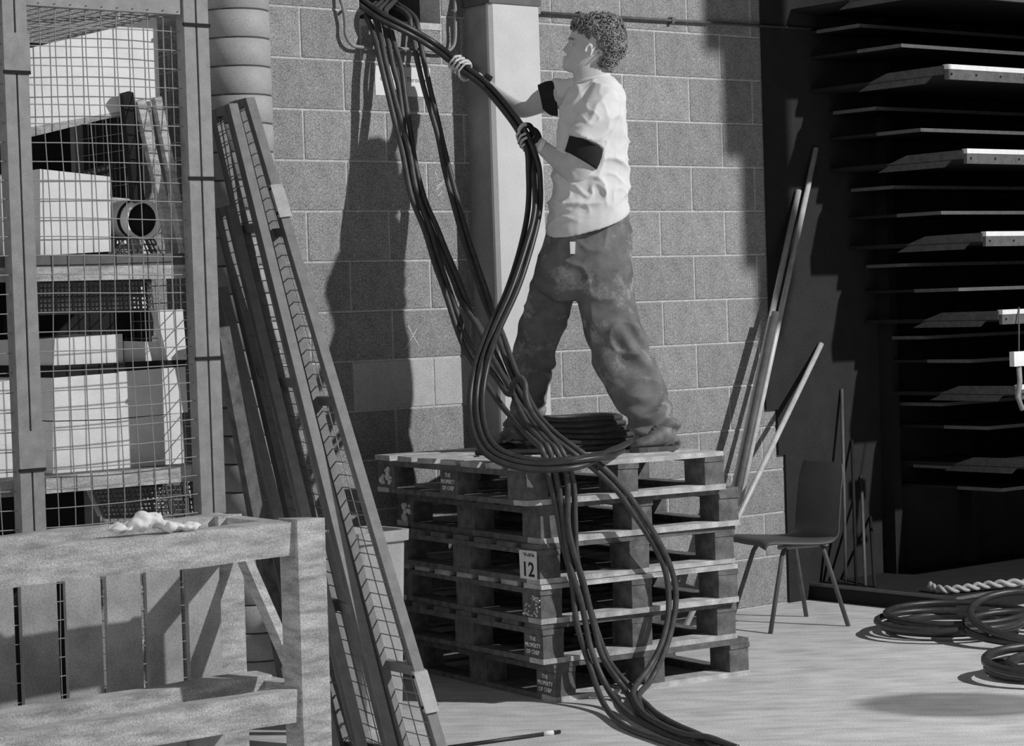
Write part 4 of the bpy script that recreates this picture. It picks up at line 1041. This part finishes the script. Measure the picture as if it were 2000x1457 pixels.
# battens standing in the cage
def batten(p0, p1, d0, d1, w, lab, m=M_TIMBER):
    a, b = at_w(*p0, d0), at_w(*p1, d1); u = (b - a).normalized(); s_ = u.cross(NV).normalized()
    return tag(MB().beam(a, b, s_ * w, u.cross(s_).normalized() * 0.03).build('batten', m, base=min((a, b), key=lambda q: q.z)), lab, 'batten', 'battens in the cage')
batten((246, 182), (269, 392), 1.150, 1.035, 0.045, 'black-ended batten leaning in front of the white board', M_RACK)
batten((272, 196), (338, 494), 1.150, 1.055, 0.035, 'pale batten leaning in the cage behind the tube')
batten((305, 190), (363, 494), 1.150, 1.10, 0.03, 'pale batten leaning below the corner of the white board, close to the cage end')
batten((300, 180), (350, y_of(350, DK1, 0.88)), 0.9, 0.88, 0.03, 'thin dark batten leaning beside the pale one', M_STEELD)
# wire trays
def tray(name, pxs, d, pitch, lab, rr=0.0035):
    q = [at_w(x, y, d) for x, y in pxs]; base = min(q, key=lambda v: v.z)
    t = thing(name, base, lab, 'tray', 'wire trays in the cage')
    mb = MB(); w = (q[1] - q[0]).length; h = (q[3] - q[0]).length
    nu, nv = max(2, int(w / pitch)), max(2, int(h / pitch))
    for i in range(nu + 1):
        s_ = i / nu; mb.tube([q[0].lerp(q[1], s_), q[3].lerp(q[2], s_)], rr * (2 if i % 4 == 0 else 1), 5)
    for j in range(nv + 1):
        s_ = j / nv; mb.tube([q[0].lerp(q[3], s_), q[1].lerp(q[2], s_)], rr * (2 if j % 3 == 0 else 1), 5)
    o = mb.build('wires', M_WIRED, t); o['kind'] = 'stuff'
    b = [v - NV * 0.05 for v in q]; MB().hexa([v - NV * 0.003 for v in b] + b).build('pale_liner', M_WHITE, t)  # white sheet stands in for the lit wall seen through the wires
tray('wire_tray', [(76, 612), (300, 605), (292, y_of(292, Z1, 0.95)), (76, y_of(76, Z1, 0.95))], 0.95, 0.017, 'dark wire panel with pale lining below the upper cage shelf')
tray('wire_tray', [(160, y_of(160, DK1, .50)), (272, y_of(272, DK1, .50)), (262, 308), (150, 340)], 0.50, 0.02, 'dark wire panel with pale lining behind the tall paper sack')
tray('wire_tray', [(205, 1010), (390, 1005), (380, y_of(380, Z2 - .025, 0.95)), (170, y_of(170, Z2 - .025, 0.95))], 0.95, 0.017, 'dark wire panel with pale lining below the lower cage shelf')
tray('wire_tray', [(225, y_of(225, DK1, .80)), (318, y_of(318, DK1, .80)), (300, 466), (225, 466)], 0.80, 0.02, 'small dark wire panel with pale lining under the tube')
# carton standing behind the pile
pack(78, 656, 300, 656, 300, 610, 78, 612, 0.3, 0.6, 'dark carton behind the low white package', 'dark_carton', M_RACK)

# ------------------------------------------------------------------ steel mesh frames leaning to the right of the cage
def on_line(top, slope, y): return (top[0] + slope * (y - top[1]), y)
def frame(nt, ns, ft, fs, dtop, ybot, lab, dep=0.30, rails=(0.0, 0.34, 0.68, 1.0), plates=(), sw=0.075, pitch=0.055):
    T = at_w(*nt, dtop); ty = T.y
    pb = on_line(nt, ns, ybot); B = at_z(*pb, 0.006)
    F = at_Y(*ft, ty + dep)
    fb = B.y + dep
    yy = 728.5
    # far bottom corner: on the far line, on the floor, deeper by dep
    lo, hi = 1000, 2400
    for _ in range(40):
        y = (lo + hi) / 2; q = at_z(*on_line(ft, fs, y), 0.006)
        if q.y > fb: lo = y
        else: hi = y
    G = at_z(*on_line(ft, fs, (lo + hi) / 2), 0.006)
    t = thing('leaning_gate', (B + G) * 0.5 - ZV * 0.006, lab, 'gate', 'steel mesh gates leaning by the cage')
    wv = (F - T).normalized(); uv = (T - B).normalized(); nv = uv.cross(wv).normalized()
    for p, q, inn in ((B, T, wv), (G, F, -wv)):
        MB().beam(p + inn * sw * 0.5, q + inn * sw * 0.5, inn.cross(nv).cross(nv).normalized() * sw, nv * 0.028).build('stile', M_FRAME, t)
        MB().beam(p, q, inn * 0.008, nv * 0.036).build('stile_edge', M_STEEL, t)
        MB().beam(p + inn * sw, q + inn * sw, inn * 0.006, nv * 0.033).build('stile_edge', M_STEEL, t)
    for r_ in rails:
        a, b = B.lerp(T, r_), G.lerp(F, r_); off = -uv * 0.02 if r_ > 0.5 else uv * 0.02
        MB().beam(a + off, b + off, uv * 0.04, nv * 0.024).build('rail', M_FRAME, t)
    mb = MB(); L_ = (T - B).length; Wd = (F - T).length
    nu = max(3, int(Wd / pitch))
    for i in range(1, nu): mb.tube([B.lerp(G, i / nu), T.lerp(F, i / nu)], 0.0022, 5, False)
    nl = int(L_ / pitch)
    for j in range(1, nl): mb.tube([B.lerp(T, j / nl) + nv * 0.004, G.lerp(F, j / nl) + nv * 0.004], 0.0022, 5, False)
    o = mb.build('wire_mesh', M_WIRE, t); o['kind'] = 'stuff'
    for s_ in plates:
        c = B.lerp(T, s_); pl = MB().beam(c - uv * 0.08, c + uv * 0.08, wv * 0.034, nv * 0.05).build('splice_plate', M_POLE, t)
        for e in (-0.06, 0.06):
            MB().tube([c + uv * e - nv * 0.03, c + uv * e + nv * 0.03], 0.006, 8).build('bolt', M_RACK, pl)
    return t
frame((488, 190), 0.2955, (463, 196), 0.2515, 0.515, 1500, 'outermost steel mesh frame, edged with bolted splice plates', 0.22, plates=(0.825, 0.10), rails=(0, 0.12, 0.5, 0.78, 1.0))
frame((455, 202), 0.2480, (415, 216), 0.2350, 0.535, 1490, 'second steel mesh frame, behind the outermost one', 0.30, rails=(0, 0.2, 0.55, 0.8, 1.0))
frame((452, 400), 0.2420, (424, 408), 0.2330, 0.535, 1485, 'shorter steel mesh frame in the middle of the leaning set', 0.25)
frame((436, 560), 0.2430, (414, 566), 0.2320, 0.545, 1480, 'shortest steel mesh frame, against the timber crate', 0.25)
a, b = at_w(432, 640, 1.118), at_z(578, 1430, 0.006)
u = (b - a).normalized(); s_ = u.cross(NV).normalized()
tag(MB().beam(a, b, s_ * 0.05, u.cross(s_).normalized() * 0.04).build('leaning_batten', M_WOODP, base=b), 'dark timber batten leaning between the cage post and the mesh frames', 'batten')

# ------------------------------------------------------------------ timber crate at the front
KD = 2.8
kr = thing('timber_crate', W(-3.6, 2.6, 0), 'rough timber crate with vertical plank side and heavy front rails', 'crate')
def rough(l0, l1, d0, d1, z0, z1, name, m, jit=0.004, seg=7):
    mb = MB(); rings = []
    for i in range(seg + 1):
        l = l0 + (l1 - l0) * i / seg
        j = lambda: random.uniform(-jit, jit)
        rings.append([W(l, d0 + j(), z0 + j()), W(l, d1 + j(), z0 + j()), W(l, d1 + j(), z1 + j()), W(l, d0 + j(), z1 + j())])
    return mb.loft(rings).build(name, m, kr)
rough(-4.35, -3.10, KD - 0.08, KD, 0.895, 0.998, 'front_rail', M_TIMBER)
rough(-4.35, -3.10, KD - 0.07, KD, 0.405, 0.500, 'front_rail', M_TIMBER)
rough(-4.35, -3.06, 2.48, 2.57, 0.44, 0.515, 'ledge_rail', M_TIMBER)
rough(-4.35, -3.06, 2.28, 2.36, 0.90, 0.99, 'back_rail', M_TIMBER)
def upright(l0, l1, d0, d1, z1):
    return MB().wbox(l0, l1, d0, d1, 0, z1, 0.004).build('corner_post', M_TIMBER, kr)
upright(-3.113, -3.018, KD - 0.09, KD + 0.012, 1.0)
upright(-3.12, -3.03, 2.30, 2.38, 0.99)
upright(-4.42, -4.33, KD - 0.09, KD + 0.012, 1.0)
MB().wbox(-3.09, -3.04, 2.38, KD - 0.09, 0.92, 0.985, 0.003).build('end_rail', M_TIMBER, kr)
MB().wbox(-3.09, -3.04, 2.38, KD - 0.09, 0.42, 0.50, 0.003).build('end_rail', M_TIMBER, kr)
MB().beam(W(-3.06, 2.40, 0.90), W(-3.06, KD - 0.10, 0.52), TV * 0.03, (ZV + NV) * 0.03).build('end_brace', M_TIMBER, kr)
lw = 0.138
for k in range(9):
    l1 = -3.135 - k * lw + random.uniform(-.004, .004)
    MB().wbox(l1 - lw + 0.023, l1, 2.385, 2.405, 0.02, 0.955 + random.uniform(-.01, .004), 0.002).build('plank', M_PLANK, kr)
MB().wbox(-4.35, -3.10, 1.95, 2.38, 0.10, 0.14).build('crate_floor', M_PLANK, kr)
# crumpled rag on the top rail
rg = MB()
for x, y, rx, ry in ((262, 1032, .035, .016), (278, 1026, .030, .028), (300, 1022, .030, .022), (330, 1034, .05, .012), (240, 1040, .05, .012), (365, 1036, .05, .010)):
    c = at_w(x, y, KD - 0.04) + ZV * 0.011; rg.ell(c, (TV * rx, NV * 0.035, ZV * ry), 14, 9)
rgo = thing('crumpled_rag', W(wl(at_w(290, 1030, KD))[0], KD - 0.04, 0.998), 'crumpled white rag lying on the top rail of the timber crate', 'rag')
remeshed(rg, 'cloth', 0.006, M_WHITE, rgo, 2, lambda p, n_: 0.012 * noise.noise(p * 28) + 0.006 * noise.noise(p * 70))

# ------------------------------------------------------------------ bin and rod
bc = at_z(725, 1417, 0); bc.z = 0
bn = thing('plastic_bin', bc, 'tall tapered grey plastic bin standing between the leaning frames and the pallets', 'bin')
BX, BY = TV, NV
def sq(z, h, r=0.03):
    out = []
    for cx, cy, a0 in ((1, 1, 0), (-1, 1, 90), (-1, -1, 180), (1, -1, 270)):
        for k in range(4):
            a = math.radians(a0 + 30 * k); out.append(bc + BX * (cx * (h - r) + r * math.cos(a)) + BY * (cy * (h - r) + r * math.sin(a)) + ZV * z)
    return out
MB().loft([sq(0, .095), sq(.735, .118), sq(.735, .110), sq(.03, .085)]).build('tub', M_BIN, bn)
MB().loft([sq(.72, .119), sq(.72, .130), sq(.762, .132), sq(.762, .114), sq(.735, .110)], False).build('rim', M_BIN, bn)
MB().loft([sq(.66, .105), sq(.67, .105)]).build('dark_contents', M_RACK, bn)  # black sheet stands for the shade down inside the bin
ra, rb = at_z(850, 1463, 0.008), at_z(1094, 1429, 0.008)
rd = thing('floor_rod', (ra + rb) * 0.5 - ZV * 0.008, 'thin black rod with white tape lying on the floor beside the pallets', 'rod')
MB().tube([ra, rb], 0.007, 10).build('rod', M_CABLE, rd, True)
pz = ra.lerp(rb, 0.86); MB().tube([pz, ra.lerp(rb, 0.94)], 0.010, 10).build('tape', M_WHITE, rd, True)
